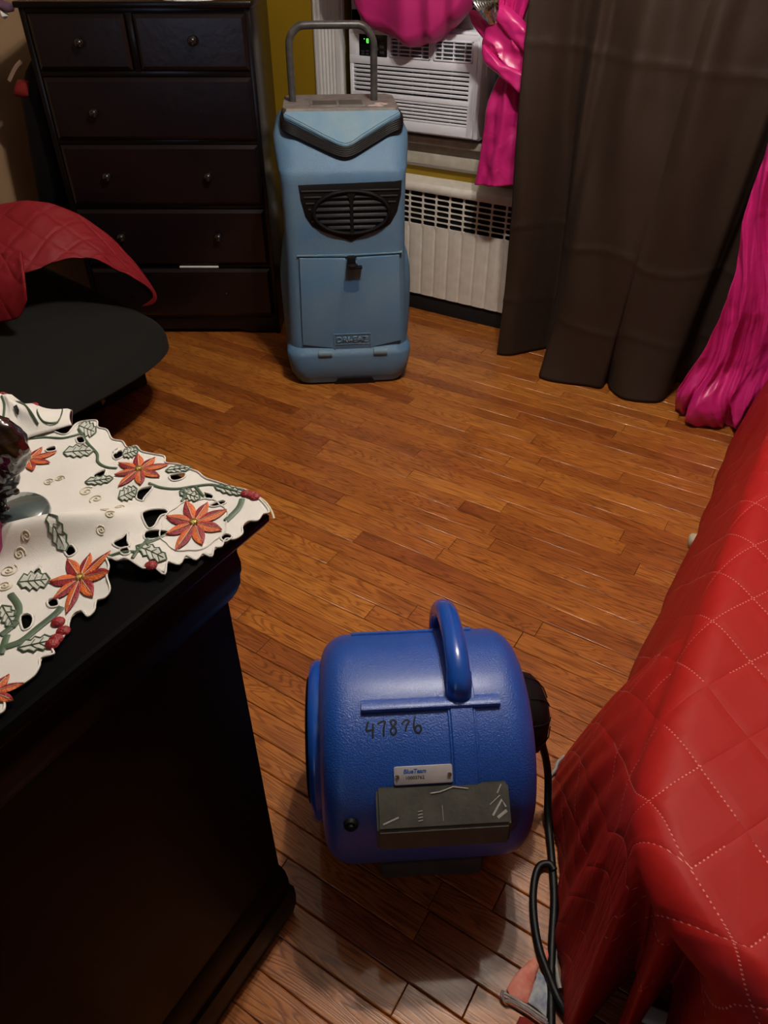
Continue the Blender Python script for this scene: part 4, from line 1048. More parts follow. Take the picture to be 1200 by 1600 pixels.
# ================================================================== BLACK BENCH WITH RED QUILT
bn = empty('black_bench', (-2.4, 1.1, 0), 'low black cushioned bench with overhanging seat beside the chest', 'bench')
def np_(name, bm, m, parent=bn, label=None, smooth=40):
    bmesh.ops.translate(bm, vec=-bn.location, verts=bm.verts); return obj(name, bm, m, parent, smooth, label)
b = B(); bx(b, -2.85, -2.02, .55, 1.57, .0, .205, .012, 3); np_('base', b, M_bcloth)
def cushion(u, v):
    """closed-ish slab: u across X (right edge=1), v along Y"""
    return None
b = B(); nx, ny_ = 40, 40; top_, bot_ = [], []
for j in range(ny_ + 1):
    rt_, rb2 = [], []
    for i in range(nx + 1):
        u = -1 + 2 * i / nx; v = -1 + 2 * j / ny_
        e = (1 - abs(u) ** 4) * (1 - abs(v) ** 4); e = max(0, e) ** .36
        x = -2.30 + .60 * u * (1 - .04 * v * v); y = 1.10 + .51 * v * (1 - .02 * u * u)
        if u > 0: s_ = 1 - .15 * abs(u * v) ** 3; x = -2.30 + (x + 2.30) * s_; y = 1.08 + (y - 1.08) * s_
        tz = .240 + .095 * e + .10 * sst(.6, -1, u) * e + .05 * e * math.exp(-((u + .2) ** 2 + (v - .5) ** 2) * 2)
        tz += .004 * noise.noise(Vector((x * 6, y * 3, 0))) - .006 * math.exp(-((x + 2.05 - (y - 1.3) * .4) / .012) ** 2) * e
        bz = .240 - .040 * e
        rt_.append(b.verts.new((x, y, tz))); rb2.append(b.verts.new((x, y, bz)))
    top_.append(rt_); bot_.append(rb2)
for j in range(ny_):
    for i in range(nx):
        b.faces.new((top_[j][i], top_[j][i + 1], top_[j + 1][i + 1], top_[j + 1][i]))
        b.faces.new((bot_[j][i], bot_[j + 1][i], bot_[j + 1][i + 1], bot_[j][i + 1]))
bmesh.ops.remove_doubles(b, verts=b.verts, dist=1e-5); bmesh.ops.recalc_face_normals(b, faces=b.faces)
np_('seat_cushion', b, M_bcloth, smooth=70)
b = B(); t0 = AZ(139, 606, .20); prism(b, [(0, 0), (.012, 0), (.020, -.075), (.026, -.115), (.012, -.125), (.006, -.09)], 0, .002, lambda a, c, h: Vector((-2.008 + h, 1.335 + a, .150 + c)), 0)
np_('care_tag', b, M_tag, label='pinkish cloth tag')

q0 = Vector((-1.946, 1.557, .33))
QF = lambda x, y, d=0.0: AF(x, y, q0 + Vector((-s32, c32, 0)) * d)
ridge_ = [QF(-60, 330, -.06), QF(-20, 330, -.05), QF(12, 318, -.03), QF(65, 317, -.02), QF(120, 336, 0), QF(170, 370, 0), QF(210, 411, 0), QF(236, 447, 0), QF(244, 464, 0), QF(239, 474, -.005), QF(222, 478, -.01)]
backl = [QF(-60, 380, .24), QF(-20, 380, .24), QF(12, 372, .24), QF(65, 372, .22), QF(120, 385, .20), QF(165, 405, .17), QF(200, 428, .12), QF(228, 452, .05), QF(238, 465, .02), QF(236, 473, .0), QF(222, 478, -.006)]
front = [QF(-60, 420, -.20), QF(-20, 425, -.22), QF(30, 428, -.22), QF(62, 420, -.20), QF(100, 406, -.16), QF(145, 404, -.12), QF(180, 421, -.08), QF(218, 440, -.04), QF(236, 455, -.015), QF(238, 466, -.008), QF(222, 478, -.010)]
ridge_, backl, front = [resample(smoothpath(P_, 5), 80) for P_ in (ridge_, backl, front)]
def bq(u, v):
    a, r, f_ = poly_at(backl, u), poly_at(ridge_, u), poly_at(front, u)
    if v < .4: t = v / .4; p = a.lerp(r, t); p.z += .03 * math.sin(PI * t) * (1 - u)
    else:
        t = (v - .4) / .6; mid_ = (r + f_) / 2 + Vector((s32 * .03, -c32 * .03, .03)) * (1 - u)
        p = r * (1 - t) ** 2 + mid_ * 2 * t * (1 - t) + f_ * t * t
    p.z += .005 * noise.noise(Vector((u * 14, v * 9, 1))) * (1 - u ** 4)
    return p
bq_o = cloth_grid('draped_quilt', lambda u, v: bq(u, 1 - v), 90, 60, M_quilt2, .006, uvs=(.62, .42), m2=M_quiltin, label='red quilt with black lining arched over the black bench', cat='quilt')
fl = [[QF(-60, 395, -.23), QF(-60, 500, -.36)], [QF(33, 391, -.23), QF(44, 468, -.33)]]
def flap(u, v):
    a = QF(-70 + 103 * u, 402 - 10 * u, -.235); zb = 506 - 12 * u ** 3
    xx = -70 + 103 * u + 9 * v * u
    if u > .85: zb -= 26 * ((u - .85) / .15) ** 2
    yy = (402 - 10 * u) * (1 - v) + zb * v
    return QF(xx, yy, -.235 - .085 * v - .025 * math.sin(PI * v)) + Vector((0, 0, .004 * noise.noise(Vector((u * 8, v * 8, 4)))))
o = cloth_grid('front_flap', flap, 40, 40, M_quilt2, .006, parent=bq_o, uvs=(.25, .2))

# ================================================================== BLACK DRESSER (near left)
dX, dY = -.415, .371
dr = empty('black_dresser', (-1.0, -.15, 0), 'glossy black dresser with moulded edges in the near left corner', 'dresser')
prof = [(-.012, .0), (.0, .0), (.005, .03), (.0065, .06), (.0055, .092), (.001, .10), (.001, .125), (-.001, .150), (-.005, .170), (-.010, .178), (-.012, .19)]
TOPZ = .869
def ringxy(o_, z, x0=-1.75, y0=-.75): return [Vector((x0, y0, z)), Vector((dX + o_, y0, z)), Vector((dX + o_, dY + o_, z)), Vector((x0, dY + o_, z))]
def drp(name, rings_, m, parent=dr):
    bm = B(); loft(bm, rings_); bmesh.ops.recalc_face_normals(bm, faces=bm.faces); bmesh.ops.translate(bm, vec=-dr.location, verts=bm.verts); return obj(name, bm, m, parent, 25)
drp('base_moulding', [ringxy(o_, z) for o_, z in prof], M_lacq)
drp('carcass', [ringxy(-.0065, .17), ringxy(-.0065, .79)], M_lacq)
drp('top_moulding', [ringxy(-.004, .758), ringxy(.001, .768), ringxy(.0048, .780), ringxy(.0055, .792), ringxy(.007, .797), ringxy(.0075, .808), ringxy(.006, .822), ringxy(.007, .834), ringxy(.012, .842), ringxy(.018, .848)], M_lacq)
drp('top', [ringxy(.018, .847), ringxy(.027, .850), ringxy(.031, .856), ringxy(.0315, .862), ringxy(.029, .867), ringxy(.026, TOPZ)], M_lacq)
b = B()
for z0, z1 in ((.20, .46), (.48, .74)): bx(b, -1.70, -1.05, dY - .010, dY + .004, z0, z1, .004); bx(b, -1.03, -.46, dY - .010, dY + .004, z0, z1, .004)
bmesh.ops.translate(b, vec=-dr.location, verts=b.verts); obj('drawer_front', b, M_lacq, dr)

# ================================================================== TABLE RUNNER (cutwork, real holes)
TZ = TOPZ + .002
RO = Vector((-.55, .30, TZ))
def T2(x, y): p = AZ(x, y, TZ + .004); return (p.x, p.y)
outl = [(-60, 640), (-20, 640), (30, 650), (60, 652), (85, 672), (104, 676), (118, 660), (133, 655), (150, 654), (152, 664), (166, 668), (174, 682), (190, 686), (198, 696), (212, 694), (220, 702), (238, 706), (256, 710), (258, 720), (276, 722), (292, 728), (308, 734),
        (320, 744), (340, 750), (360, 756), (384, 762), (402, 774), (414, 786), (420, 797), (410, 800), (402, 810), (388, 810), (378, 818), (378, 830), (366, 838), (352, 838), (345, 850), (334, 852), (330, 866), (316, 862), (306, 872), (290, 866), (280, 880), (262, 878), (257, 896), (240, 888), (225, 893), (200, 882), (186, 884), (176, 878), (166, 874),
        (172, 890), (168, 904), (172, 920), (164, 932), (150, 936), (146, 950), (136, 959), (126, 950), (112, 956), (106, 968), (104, 978), (96, 992), (84, 1000), (80, 1010), (82, 1018), (62, 1024), (60, 1036), (52, 1050), (40, 1060), (22, 1070), (8, 1072), (0, 1078), (5, 1092), (2, 1108), (-20, 1116), (-60, 1140)]
outl = [T2(*p) for p in outl]
def ipt(poly, x, y):
    c = False; n_ = len(poly); j = n_ - 1
    for i in range(n_):
        if ((poly[i][1] > y) != (poly[j][1] > y)) and (x < (poly[j][0] - poly[i][0]) * (y - poly[i][1]) / (poly[j][1] - poly[i][1]) + poly[i][0]): c = not c
        j = i
    return c
def dpoly(poly, x, y):
    m_ = 1e9; n_ = len(poly)
    for i in range(n_):
        ax, ay = poly[i]; bx_, by_ = poly[(i + 1) % n_]; vx, vy = bx_ - ax, by_ - ay; L2 = vx * vx + vy * vy + 1e-12
        t = max(0, min(1, ((x - ax) * vx + (y - ay) * vy) / L2)); dx, dy = ax + t * vx - x, ay + t * vy - y; m_ = min(m_, dx * dx + dy * dy)
    return math.sqrt(m_)
holes_px = [
 [(175, 706), (188, 700), (192, 708), (180, 714)], [(176, 700), (184, 696), (180, 704)],
 [(146, 738), (164, 730), (160, 742), (148, 744)], [(118, 682), (128, 680), (132, 688), (122, 690)],
 [(264, 740), (288, 736), (286, 744), (270, 748)], [(216, 762), (238, 757), (224, 774), (222, 779), (212, 774)],
 [(222, 804), (236, 795), (256, 793), (262, 799), (250, 804), (240, 820), (230, 822)], [(226, 830), (240, 826), (262, 828), (252, 838), (236, 844), (226, 842)],
 [(318, 766), (332, 770), (330, 776), (320, 774)], [(326, 786), (346, 778), (352, 782), (336, 788)], [(344, 836), (352, 830), (362, 834), (352, 842)],
 [(176, 848), (190, 840), (198, 832), (200, 848), (204, 860), (190, 862)], [(188, 866), (200, 862), (206, 874), (196, 876)],
 [(72, 934), (86, 930), (90, 942), (76, 944)], [(30, 960), (42, 954), (50, 962), (46, 976), (34, 980)], [(70, 698), (84, 694), (86, 700), (74, 702)], [(10, 655), (32, 648), (40, 660), (22, 666)],
 [(50, 890), (60, 884), (64, 894), (54, 898)], [(100, 858), (112, 852), (118, 860), (106, 866)]]
holes = [[T2(*p) for p in h] for h in holes_px]
def sdf(x, y):
    d = dpoly(outl, x, y); d = d if ipt(outl, x, y) else -d
    for h in holes:
        hx = sum(p[0] for p in h) / len(h); hy = sum(p[1] for p in h) / len(h)
        if abs(x - hx) < .05 and abs(y - hy) < .05:
            e = dpoly(h, x, y); e = -e if ipt(h, x, y) else e; e -= .0008
            d = min(d, e)
    return d
def rz(x, y):      # gentle waves of the cloth above the table
    z = .0022 + .0016 * noise.noise(Vector((x * 22, y * 22, 0)))
    # a soft long hump crossing the plain centre field
    ax, ay = HA; bx_, by_ = HB; L2 = (bx_ - ax) ** 2 + (by_ - ay) ** 2
    t = ((x - ax) * (bx_ - ax) + (y - ay) * (by_ - ay)) / L2; d = abs((x - ax) * (by_ - ay) - (y - ay) * (bx_ - ax)) / math.sqrt(L2)
    z += .024 * math.exp(-(d / .017) ** 2) * sst(1.05, .35, t)
    d2 = math.hypot(x - HC[0], (y - HC[1])); z += .010 * math.exp(-(d2 / .03) ** 2)
    return z + .0005
HA, HB, HC = T2(-40, 862), T2(262, 792), T2(205, 878)
step = .0045
xs0 = min(p[0] for p in outl) - step; xs1 = max(p[0] for p in outl) + step; ys0 = min(p[1] for p in outl) - step; ys1 = max(p[1] for p in outl) + step
xs0 = max(xs0, -1.15)
NX, NY = int((xs1 - xs0) / step) + 1, int((ys1 - ys0) / step) + 1
G = [[sdf(xs0 + i * step, ys0 + j * step) for i in range(NX + 1)] for j in range(NY + 1)]
V_, F_, key = [], [], {}
def vid(x, y):
    k_ = (round(x, 6), round(y, 6))
    if k_ not in key: key[k_] = len(V_); V_.append((x - RO.x, y - RO.y, TOPZ + rz(x, y) - RO.z))
    return key[k_]
for j in range(NY):
    for i in range(NX):
        c4 = [(i, j), (i + 1, j), (i + 1, j + 1), (i, j + 1)]; d4 = [G[q][p] for p, q in c4]
        if max(d4) <= 0: continue
        P = []
        for a in range(4):
            (p, q), (p2, q2) = c4[a], c4[(a + 1) % 4]; da, db = d4[a], d4[(a + 1) % 4]
            if da > 0: P.append(vid(xs0 + p * step, ys0 + q * step))
            if (da > 0) != (db > 0):
                t = da / (da - db); P.append(vid(xs0 + (p + (p2 - p) * t) * step, ys0 + (q + (q2 - q) * t) * step))
        P2 = []
        for v in P:
            if not P2 or v != P2[-1]: P2.append(v)
        if len(P2) > 2 and P2[0] == P2[-1]: P2.pop()
        if len(P2) >= 3: F_.append(P2)
run = empty('table_runner', RO, 'white cutwork table runner embroidered with red-orange poinsettias on the black dresser', 'table runner')
o = pyobj('runner_cloth', V_, F_, M_runner, run, 60); sm = o.modifiers.new('solid', 'SOLIDIFY'); sm.thickness = .0010; sm.offset = -1
# embossed rolled edge around outline and holes
def on(x, y, h=.0008): return Vector((x - RO.x, y - RO.y, TOPZ + rz(x, y) + h - RO.z))
b = B(); 
for h in holes:
    P = [on(*p[:2], .0006) for p in smoothpath([Vector((p[0], p[1], 0)) for p in h], 4, True)]; tube(b, P, .0009, 5, closed=True)
P = [on(p.x, p.y, .0006) for p in smoothpath([Vector((p[0], p[1], 0)) for p in outl[1:-1]], 4)]; tube(b, P, .0010, 5)
obj('stitched_edge', b, M_runner, run)
def flower(cx, cy, rx, nP, rot, fs=1.0):
    """poinsettia: eight two-tone petals; sizes in table metres"""
    c = T2(cx, cy); e = T2(cx + rx, cy); Rr = math.hypot(e[0] - c[0], e[1] - c[1])
    def FX(dx, dy):                 # petals worked longer along the runner's width
        a_ = -dx * s32 + dy * c32; b_ = dx * c32 + dy * s32; a_ *= fs
        return c[0] + b_ * c32 - a_ * s32, c[1] + b_ * s32 + a_ * c32
    if cx > 290:
        bb = B(); tube(bb, [on(*FX(Rr * (1.08 + .08 * abs(math.sin(4 * t + .5))) * math.cos(t), Rr * (1.08 + .08 * abs(math.sin(4 * t + .5))) * math.sin(t)), .0006) for t in [2 * PI * q / 72 for q in range(72)]], .0008, 5, closed=True); obj('scalloped_border', bb, M_runner, run)
    bb = B(); lathe(bb, [(0, .0030), (Rr * .10, .0024), (Rr * .15, .0010)], 12, Matrix.Translation(on(c[0], c[1])))
    for q in range(10): lathe(bb, [(0, .0035), (Rr * .035, .002), (Rr * .04, 0)], 6, Matrix.Translation(on(c[0] + Rr * .12 * math.cos(q * 2.4), c[1] + Rr * .12 * math.sin(q * 2.4), .0018)))
    fl_ = obj('poinsettia', bb, M_gold, run, label='red and orange poinsettia with gold centre')
    for k_ in range(nP):
        th = rot + 2 * PI * k_ / nP; L_ = Rr * (1.07 + .12 * math.sin(k_ * 2.3)); wd = Rr * .205
        VV, FF, MI = [], [], []; n_ = 8
        for s in range(n_ + 1):
            t = s / n_; ww = wd * math.sin(PI * t) ** .85 if 0 < t < 1 else 0; ww = max(ww, .0002); rr_ = Rr * .06 + (L_ - Rr * .06) * t
            for q, hh in ((-1, .0003), (-.5, .0012), (0, .0007), (.5, .0012), (1, .0003)):
                lx, ly = rr_, q * ww; x, y = FX(lx * math.cos(th) - ly * math.sin(th), lx * math.sin(th) + ly * math.cos(th))
                VV.append(on(x, y, .0012 + hh))
        for s in range(n_):
            for q in range(4):
                a = s * 5 + q; FF.append((a, a + 5, a + 6, a + 1)); MI.append(0 if q < 2 else 1)
        pyobj('petal', VV, FF, [M_orange, M_redst], fl_, 60, mi=MI)
        P = [on(*FX((Rr * .12 + (L_ * .82 - Rr * .12) * t) * math.cos(th), (Rr * .12 + (L_ * .82 - Rr * .12) * t) * math.sin(th)), .0024) for t in (0, .25, .5, .75, 1)]
        bb = B(); tube(bb, P, .00035, 4); obj('vein', bb, M_goldl, fl_)
flower(303, 815, 45, 8, .30, 1.30); flower(217, 732, 39, 8, .1, 1.05); flower(125, 902, 44, 8, .62, 1.40); flower(44, 715, 36, 8, .3); flower(-14, 1080, 40, 8, .2)
def stem(pts, wd=.0016, m=M_gst, name='stem', label=None):
    P = [on(p.x, p.y, .0008) for p in smoothpath([Vector((*T2(*p), 0)) for p in pts], 6)]
    bb = B(); tube(bb, P, wd, 6, rb=.0007); return obj(name, bb, m, run, label=label)
stem([(122, 668), (135, 688), (150, 704), (152, 718), (165, 726), (182, 728)]); stem([(232, 752), (250, 758), (275, 760), (305, 756), (335, 754), (370, 764)])
stem([(286, 760), (288, 772), (283, 780)]); stem([(305, 757), (314, 768), (320, 772)]); stem([(378, 776), (372, 790), (352, 810)], .0030)
stem([(45, 682), (70, 680), (100, 682), (130, 674)]); stem([(220, 860), (240, 846), (262, 830)]); stem([(210, 882), (222, 862), (232, 842)]); stem([(160, 876), (190, 872), (215, 872)])
stem([(0, 1010), (30, 1000), (60, 975), (85, 955), (95, 945)], .0030); stem([(15, 925), (28, 945), (22, 970), (0, 990)], .0028); stem([(0, 1020), (10, 990)], .0028)
stem([(402, 772), (415, 782), (424, 796), (428, 808)], .0011, M_goldl, 'loose_thread', 'loose pale thread hanging at the corner')
def leaf(cx, cy, rx, ry, ang, spiky=True):
    """holly-like leaf: sheer fill, green outline, midrib (pixel half axes before rotation)"""
    a = math.radians(ang); n_ = 9; pts = []
    for sgn in (1, -1):
        for k_ in range(n_):
            t = -1 + 2 * (k_ + (.0 if sgn > 0 else 0)) / n_ ; t = t if sgn > 0 else -t
            wv = math.sqrt(max(0, 1 - t * t)) * (1.0 if k_ % 2 else .66)
            pts.append((t * rx, sgn * wv * ry))
    pts = [(cx + p[0] * math.cos(a) - p[1] * math.sin(a), cy + p[0] * math.sin(a) + p[1] * math.cos(a)) for p in pts]
    W_ = [T2(*p) for p in pts]; c = T2(cx, cy)
    VV = [on(*c, .0009)] + [on(*p, .0009) for p in W_]; FF = [(0, i + 1, (i + 1) % len(W_) + 1) for i in range(len(W_))]
    lf = pyobj('leaf', VV, FF, M_leafc, run, None, label='sheer grey-green embroidered leaf')
    bb = B(); tube(bb, [on(*p, .0012) for p in W_], .0008, 5, closed=True, rb=.0005)
    t0_, t1_ = T2(cx - rx * math.cos(a), cy - rx * math.sin(a)), T2(cx + rx * .8 * math.cos(a), cy + rx * .8 * math.sin(a))
    obj('leaf_outline', bb, M_gst, lf)
    bb = B(); tube(bb, [on(*t0_, .0013), on(*c, .0014), on(*t1_, .0013)], .0005, 4)
    for s_ in (-.4, 0, .4):
        m0 = T2(cx + rx * s_ * math.cos(a), cy + rx * s_ * math.sin(a))
        for sg in (-1, 1):
            m1 = T2(cx + rx * (s_ + .25) * math.cos(a) - sg * ry * .6 * math.sin(a), cy + rx * (s_ + .25) * math.sin(a) + sg * ry * .6 * math.cos(a)); tube(bb, [on(*m0, .0013), on(*m1, .0013)], .0004, 4)
    obj('leaf_vein', bb, M_gst, lf)
for L_ in ((122, 702, 24, 10, -5), (136, 668, 14, 13, 20), (203, 704, 13, 9, -15), (154, 747, 22, 7, -8), (278, 730, 20, 6, -8), (199, 768, 16, 11, -25), (296, 770, 17, 9, 20), (358, 762, 24, 7, 14),
           (52, 904, 25, 15, -8), (95, 846, 16, 12, 60), (238, 868, 24, 13, 18), (60, 1002, 34, 12, -14), (12, 960, 20, 14, 60)): leaf(*L_)
for bxp in ((384, 768), (392, 770), (398, 773), (89, 968), (97, 982), (86, 995), (80, 1003), (237, 888)):
    c = T2(*bxp); bb = B(); lathe(bb, [(0, .0030), (.003, .0026), (.0052, .0012), (.0058, 0)], 12, Matrix.Translation(on(c[0], c[1], .0006))); obj('berry', bb, M_redst, run, label='small red embroidered berry')
def swirl(cx, cy, r, n_, d=1):
    c = T2(cx, cy); e = T2(cx + r, cy); R_ = math.hypot(e[0] - c[0], e[1] - c[1])
    bb = B(); P = [on(c[0] + R_ * (k_ / n_) * math.cos(d * k_ * .55), c[1] + R_ * (k_ / n_) * math.sin(d * k_ * .55), .0006) for k_ in range(1, n_ + 1)]; tube(bb, P, .0007, 5, rb=.0004); obj('gold_scroll', bb, M_goldl, run)
for q in ((76, 748, 9, 22), (92, 744, 8, 22, -1), (150, 776, 11, 20), (134, 764, 12, 20, -1), (168, 806, 8, 22), (186, 792, 8, 22, -1), (160, 832, 8, 22), (12, 888, 14, 26), (32, 868, 9, 22, -1), (48, 854, 7, 20), (6, 912, 12, 24), (176, 815, 8, 20, -1)): swirl(*q)
# the far end of the runner is bunched up, standing off the table
def bunch(u, v):
    x = -70 + 182 * u; yb = 698 - 22 * u + (0 if u < .6 else -12 * (u - .6) / .4); yt = 588 + 75 * u ** 1.3
    p0_ = AZ(x, yb, TZ + .004); p1_ = AF(x, yt, p0_ + Vector((-s32, c32, 0)) * .10)
    hz = p0_.lerp(p1_, v); hz = hz + Vector((0, 0, .020 * math.sin(PI * v)))
    sc_ = .006 * abs(math.sin(u * 13)) * v
    nn = Vector((s32, -c32, .5)).normalized()
    return hz + nn * (.014 * math.sin(u * 9 + v * 3) * math.sin(PI * v)) + Vector((0, 0, -sc_)) - RO
cloth_grid('bunched_end', bunch, 60, 26, M_runner, .0012, parent=run, uvs=(.2, .1))
def onb(u, v, h=.0015): 
    n_ = (bunch(u + .01, v) - bunch(u, v)).cross(bunch(u, v + .02) - bunch(u, v)).normalized()
    if n_.dot(Vector((s32, -c32, .5))) < 0: n_ = -n_
    return bunch(u, v) + n_ * h
for P in ([(.42, .75), (.55, .78), (.66, .6), (.72, .35), (.74, .12)], [(.40, .6), (.42, .4), (.41, .2)]):
    bb = B(); tube(bb, smoothpath([onb(*p) for p in P], 6), .0018, 6, rb=.0008, up=Vector((s32, -c32, .5))); obj('stem', bb, M_gst, run)
for P in ([(.80, .55), (.90, .60), (.95, .35), (.90, .10), (.80, .15), (.78, .35)], [(.46, .98), (.56, 1.0), (.60, .84), (.52, .80)]):
    bb = B(); tube(bb, smoothpath([onb(*p) for p in P], 6, True), .0013, 6, closed=True, rb=.0007, up=Vector((s32, -c32, .5))); obj('leaf_outline', bb, M_gst, run)
bb = B(); 
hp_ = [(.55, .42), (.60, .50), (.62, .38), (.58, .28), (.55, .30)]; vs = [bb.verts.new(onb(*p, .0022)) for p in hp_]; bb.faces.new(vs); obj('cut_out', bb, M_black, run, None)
bb = B(); lathe(bb, [(0, .003), (.004, .002), (.005, 0)], 10, Matrix.Translation(onb(.74, .70, .001))); lathe(bb, [(0, .003), (.005, .002), (.007, 0)], 10, Matrix.Translation(onb(.40, .93, .001))); obj('berry', bb, M_redst, run)

# ================================================================== FIGURINE + PINK BOX on the dresser
fb = AZ(22, 796, TOPZ + .020)
fg = empty('glass_figurine', (fb.x, fb.y, TOPZ + .008), 'dark glass animal figurine on a round grey glass base on the runner', 'figurine')
b = B(); lathe(b, [(0, 0), (.027, 0), (.0305, .004), (.030, .009), (.027, .012), (0, .0135)], 40); obj('round_base', b, M_gbase, fg, 50)
def fgp(x, y, z, d=0.0): return AF(x, y, fb + Vector((-s32, c32, 0)) * d) - fg.location
balls = [((14, 695), .030), ((0, 700), .030), ((24, 712), .024), ((30, 690), .018), ((8, 728), .024), ((-12, 715), .03), ((-2, 675), .022), ((18, 678), .017),
         ((18, 742), .0150), ((28, 748), .0110), ((10, 755), .013), ((12, 768), .0095), ((9, 782), .0085), ((12, 795), .0095), ((20, 801), .0085), ((30, 800), .0065), ((30, 765), .007), ((38, 767), .0055), ((-20, 770), .012), ((-18, 790), .010), ((0, 762), .013)]
bm = B()
for (x, y), r in balls:
    r *= .68; x = x * .80 - 4
    s = B(); bmesh.ops.create_icosphere(s, subdivisions=3, radius=r); bmesh.ops.translate(s, vec=fgp(x, y, 0), verts=s.verts); merge(bm, s)
fo_ = obj('animal_body', bm, M_glass, fg, None)
rm = fo_.modifiers.new('remesh', 'REMESH'); rm.mode = 'VOXEL'; rm.voxel_size = .0025; rm.use_smooth_shade = True
sm = fo_.modifiers.new('smooth', 'SMOOTH'); sm.factor = .6; sm.iterations = 6
tx = bpy.data.textures.new('curl', 'CLOUDS'); tx.noise_scale = .012
dm = fo_.modifiers.new('disp', 'DISPLACE'); dm.texture = tx; dm.strength = .007; dm.mid_level = .5
pb = AZ(0, 850, TOPZ + .018)
b = B(); bx(b, -.075, .0, -.030, .030, 0, .022, .003); o = tag(obj('raspberry_box', b, M_pinkbox), 'small raspberry-pink box at the left edge of the dresser runner', 'box'); 
pbb = AZ(10, 842, TOPZ + .026); o.location = (pbb.x, pbb.y - .012, TOPZ + .012); o.rotation_euler = (0, 0, math.radians(40))

# ================================================================== BED, QUILT
bed = empty('bed', (.65, 1.45, 0), 'bed under the red quilt at the right side of the room', 'bed')
b = B(); bx(b, .045 - .65, 1.34 - .65, .68 - 1.45, 2.28 - 1.45, .06, .24, .02, 3); obj('box_spring', b, M_sheet, bed)
b = B(); bx(b, .035 - .65, 1.34 - .65, .67 - 1.45, 2.28 - 1.45, .24, .475, .03, 4); obj('mattress', b, M_sheet, bed)
for xx, yy in ((.10, .74), (1.28, .74), (.10, 2.25), (1.28, 2.25)):
    b = B(); lathe(b, [(0, 0), (.022, 0), (.026, .06), (0, .06)], 16, Matrix.Translation((xx - .65, yy - 1.45, 0))); obj('leg', b, M_dark, bed)
QZ = .505
keys = [((0, 2.33), (-.088, 2.36)), ((0, 2.05), (-.082, 2.05)), ((0, 1.72), (-.070, 1.72)), ((0, 1.38), (-.078, 1.38)), ((0, 1.10), (-.080, 1.10)), ((0, .96), (-.100, .97)), ((0, .86), (-.128, .885)), ((0, .77), (-.132, .84)), ((0, .70), (-.118, .785)), ((.001, .645), (-.080, .715)),
        ((.004, .60), (-.050, .650)), ((.010, .565), (-.020, .585)), ((.018, .540), (.010, .515)), ((.028, .515), (.035, .464)), ((.038, .495), (.052, .446)), ((.048, .480), (.100, .565)), ((.058, .468), (.112, .570)), ((.070, .456), (.104, .470)), ((.085, .445), (.116, .432)),
        ((.100, .434), (.150, .58)), ((.115, .426), (.165, .60)), ((.135, .416), (.172, .46)), ((.165, .407), (.190, .35)), ((.25, .39), (.25, .30)), ((.5, .38), (.5, .28)), ((.8, .38), (.8, .30)), ((1.36, .38), (1.36, .29))]
Ek = smoothpath([Vector((a[0], a[1], 0)) for a, c in keys], 14); Hk = smoothpath([Vector((c[0], c[1], 0)) for a, c in keys], 14)
nP = len(Ek); QV, QUV, QF_ = [], [], []
NT, NS = 26, 46
def inner(e, k_):
    t = k_ / (nP - 1)
    return Vector((1.36, max(e.y, 1.1), 0)) if e.x < .3 and t < .55 else Vector((max(1.36, e.x), 1.1, 0))
corner_k = next(i for i, e in enumerate(Ek) if e.x > .02)
for k_ in range(nP):
    e, h = Ek[k_], Hk[k_]
    out = Vector((-1, 0, 0)) if k_ < corner_k - 20 else (Vector((0, -1, 0)) if k_ > corner_k + 20 else Vector((-1, 0, 0)).lerp(Vector((0, -1, 0)), (k_ - corner_k + 20) / 40).normalized())
    inn = Vector((1.36, e.y if e.y > 1.0 else 1.0 + (e.y - 1.0) * .0, 0)) if k_ < corner_k else Vector((1.36, 1.0, 0)).lerp(Vector((1.36, .52, 0)), sst(.02, 1.36, e.x))
    fk = (k_ - corner_k) / 14.0
    SH = Vector((.05 + e.x * .96, .43 + .5 * ((e.y - .43) + math.sqrt((e.y - .43) ** 2 + .0009)), 0))
    inn = Vector((1.42, max(e.y, 1.0), 0)) if e.x < .02 else Vector((1.42, 1.0 - .35 * sst(.02, 1.36, e.x), 0))
    for s in range(NS + NT + 1):
        if s < NT:
            t = s / NT; t = t ** .6; p = inn.lerp(SH, t); z = QZ + .018 * math.sin(PI * min(1, t)) + .006 * noise.noise(Vector((p.x * 5, p.y * 5, 1)))
            cu = (p.x, p.y); 
        else:
            t = (s - NT) / NS
            # shoulder then hang
            if t < .22:
                a = t / .22 * PI / 2; p = SH + (e - SH) * math.sin(a); z = QZ - .05 * (1 - math.cos(a)); arc = .05 * a
                pe = e
            else:
                q = (t - .22) / .78; hang = q; p = e.lerp(h, hang ** (.9 if k_ < corner_k - 90 else (.7 if k_ < corner_k + 25 else .62))); z = (QZ - .05) * (1 - q) + .004 * q
                arc = .05 * PI / 2 + q * (QZ - .05)
                # vertical folds near the corner and on the foot side
                near = math.exp(-((fk + 1.5) / 5.0) ** 2)
                amp = .004 * near + (.006 if k_ > corner_k + 40 else 0)
                p = p + out * (amp * math.sin(k_ * .16 + 2.0 * q) * q * 1.0)
                p = p + out * ((.008 * noise.noise(Vector((h.x * 7 + h.y * 7, z * 4, 3))) + .009 * noise.noise(Vector((k_ * .13 + z * 2, z * 2.5, 5)))) * min(1, q * 2))
            cu = (SH.x + out.x * arc, SH.y + out.y * arc)
        QV.append(Vector((p.x, p.y, z))); QUV.append(cu)
row = NS + NT + 1
for k_ in range(nP - 1):
    for s in range(row - 1):
        a = k_ * row + s; QF_.append((a, a + 1, a + row + 1, a + row))
qo = pyobj('red_quilt', QV, QF_, [M_quilt, M_lining], None, None, QUV); qo.data.shade_smooth()
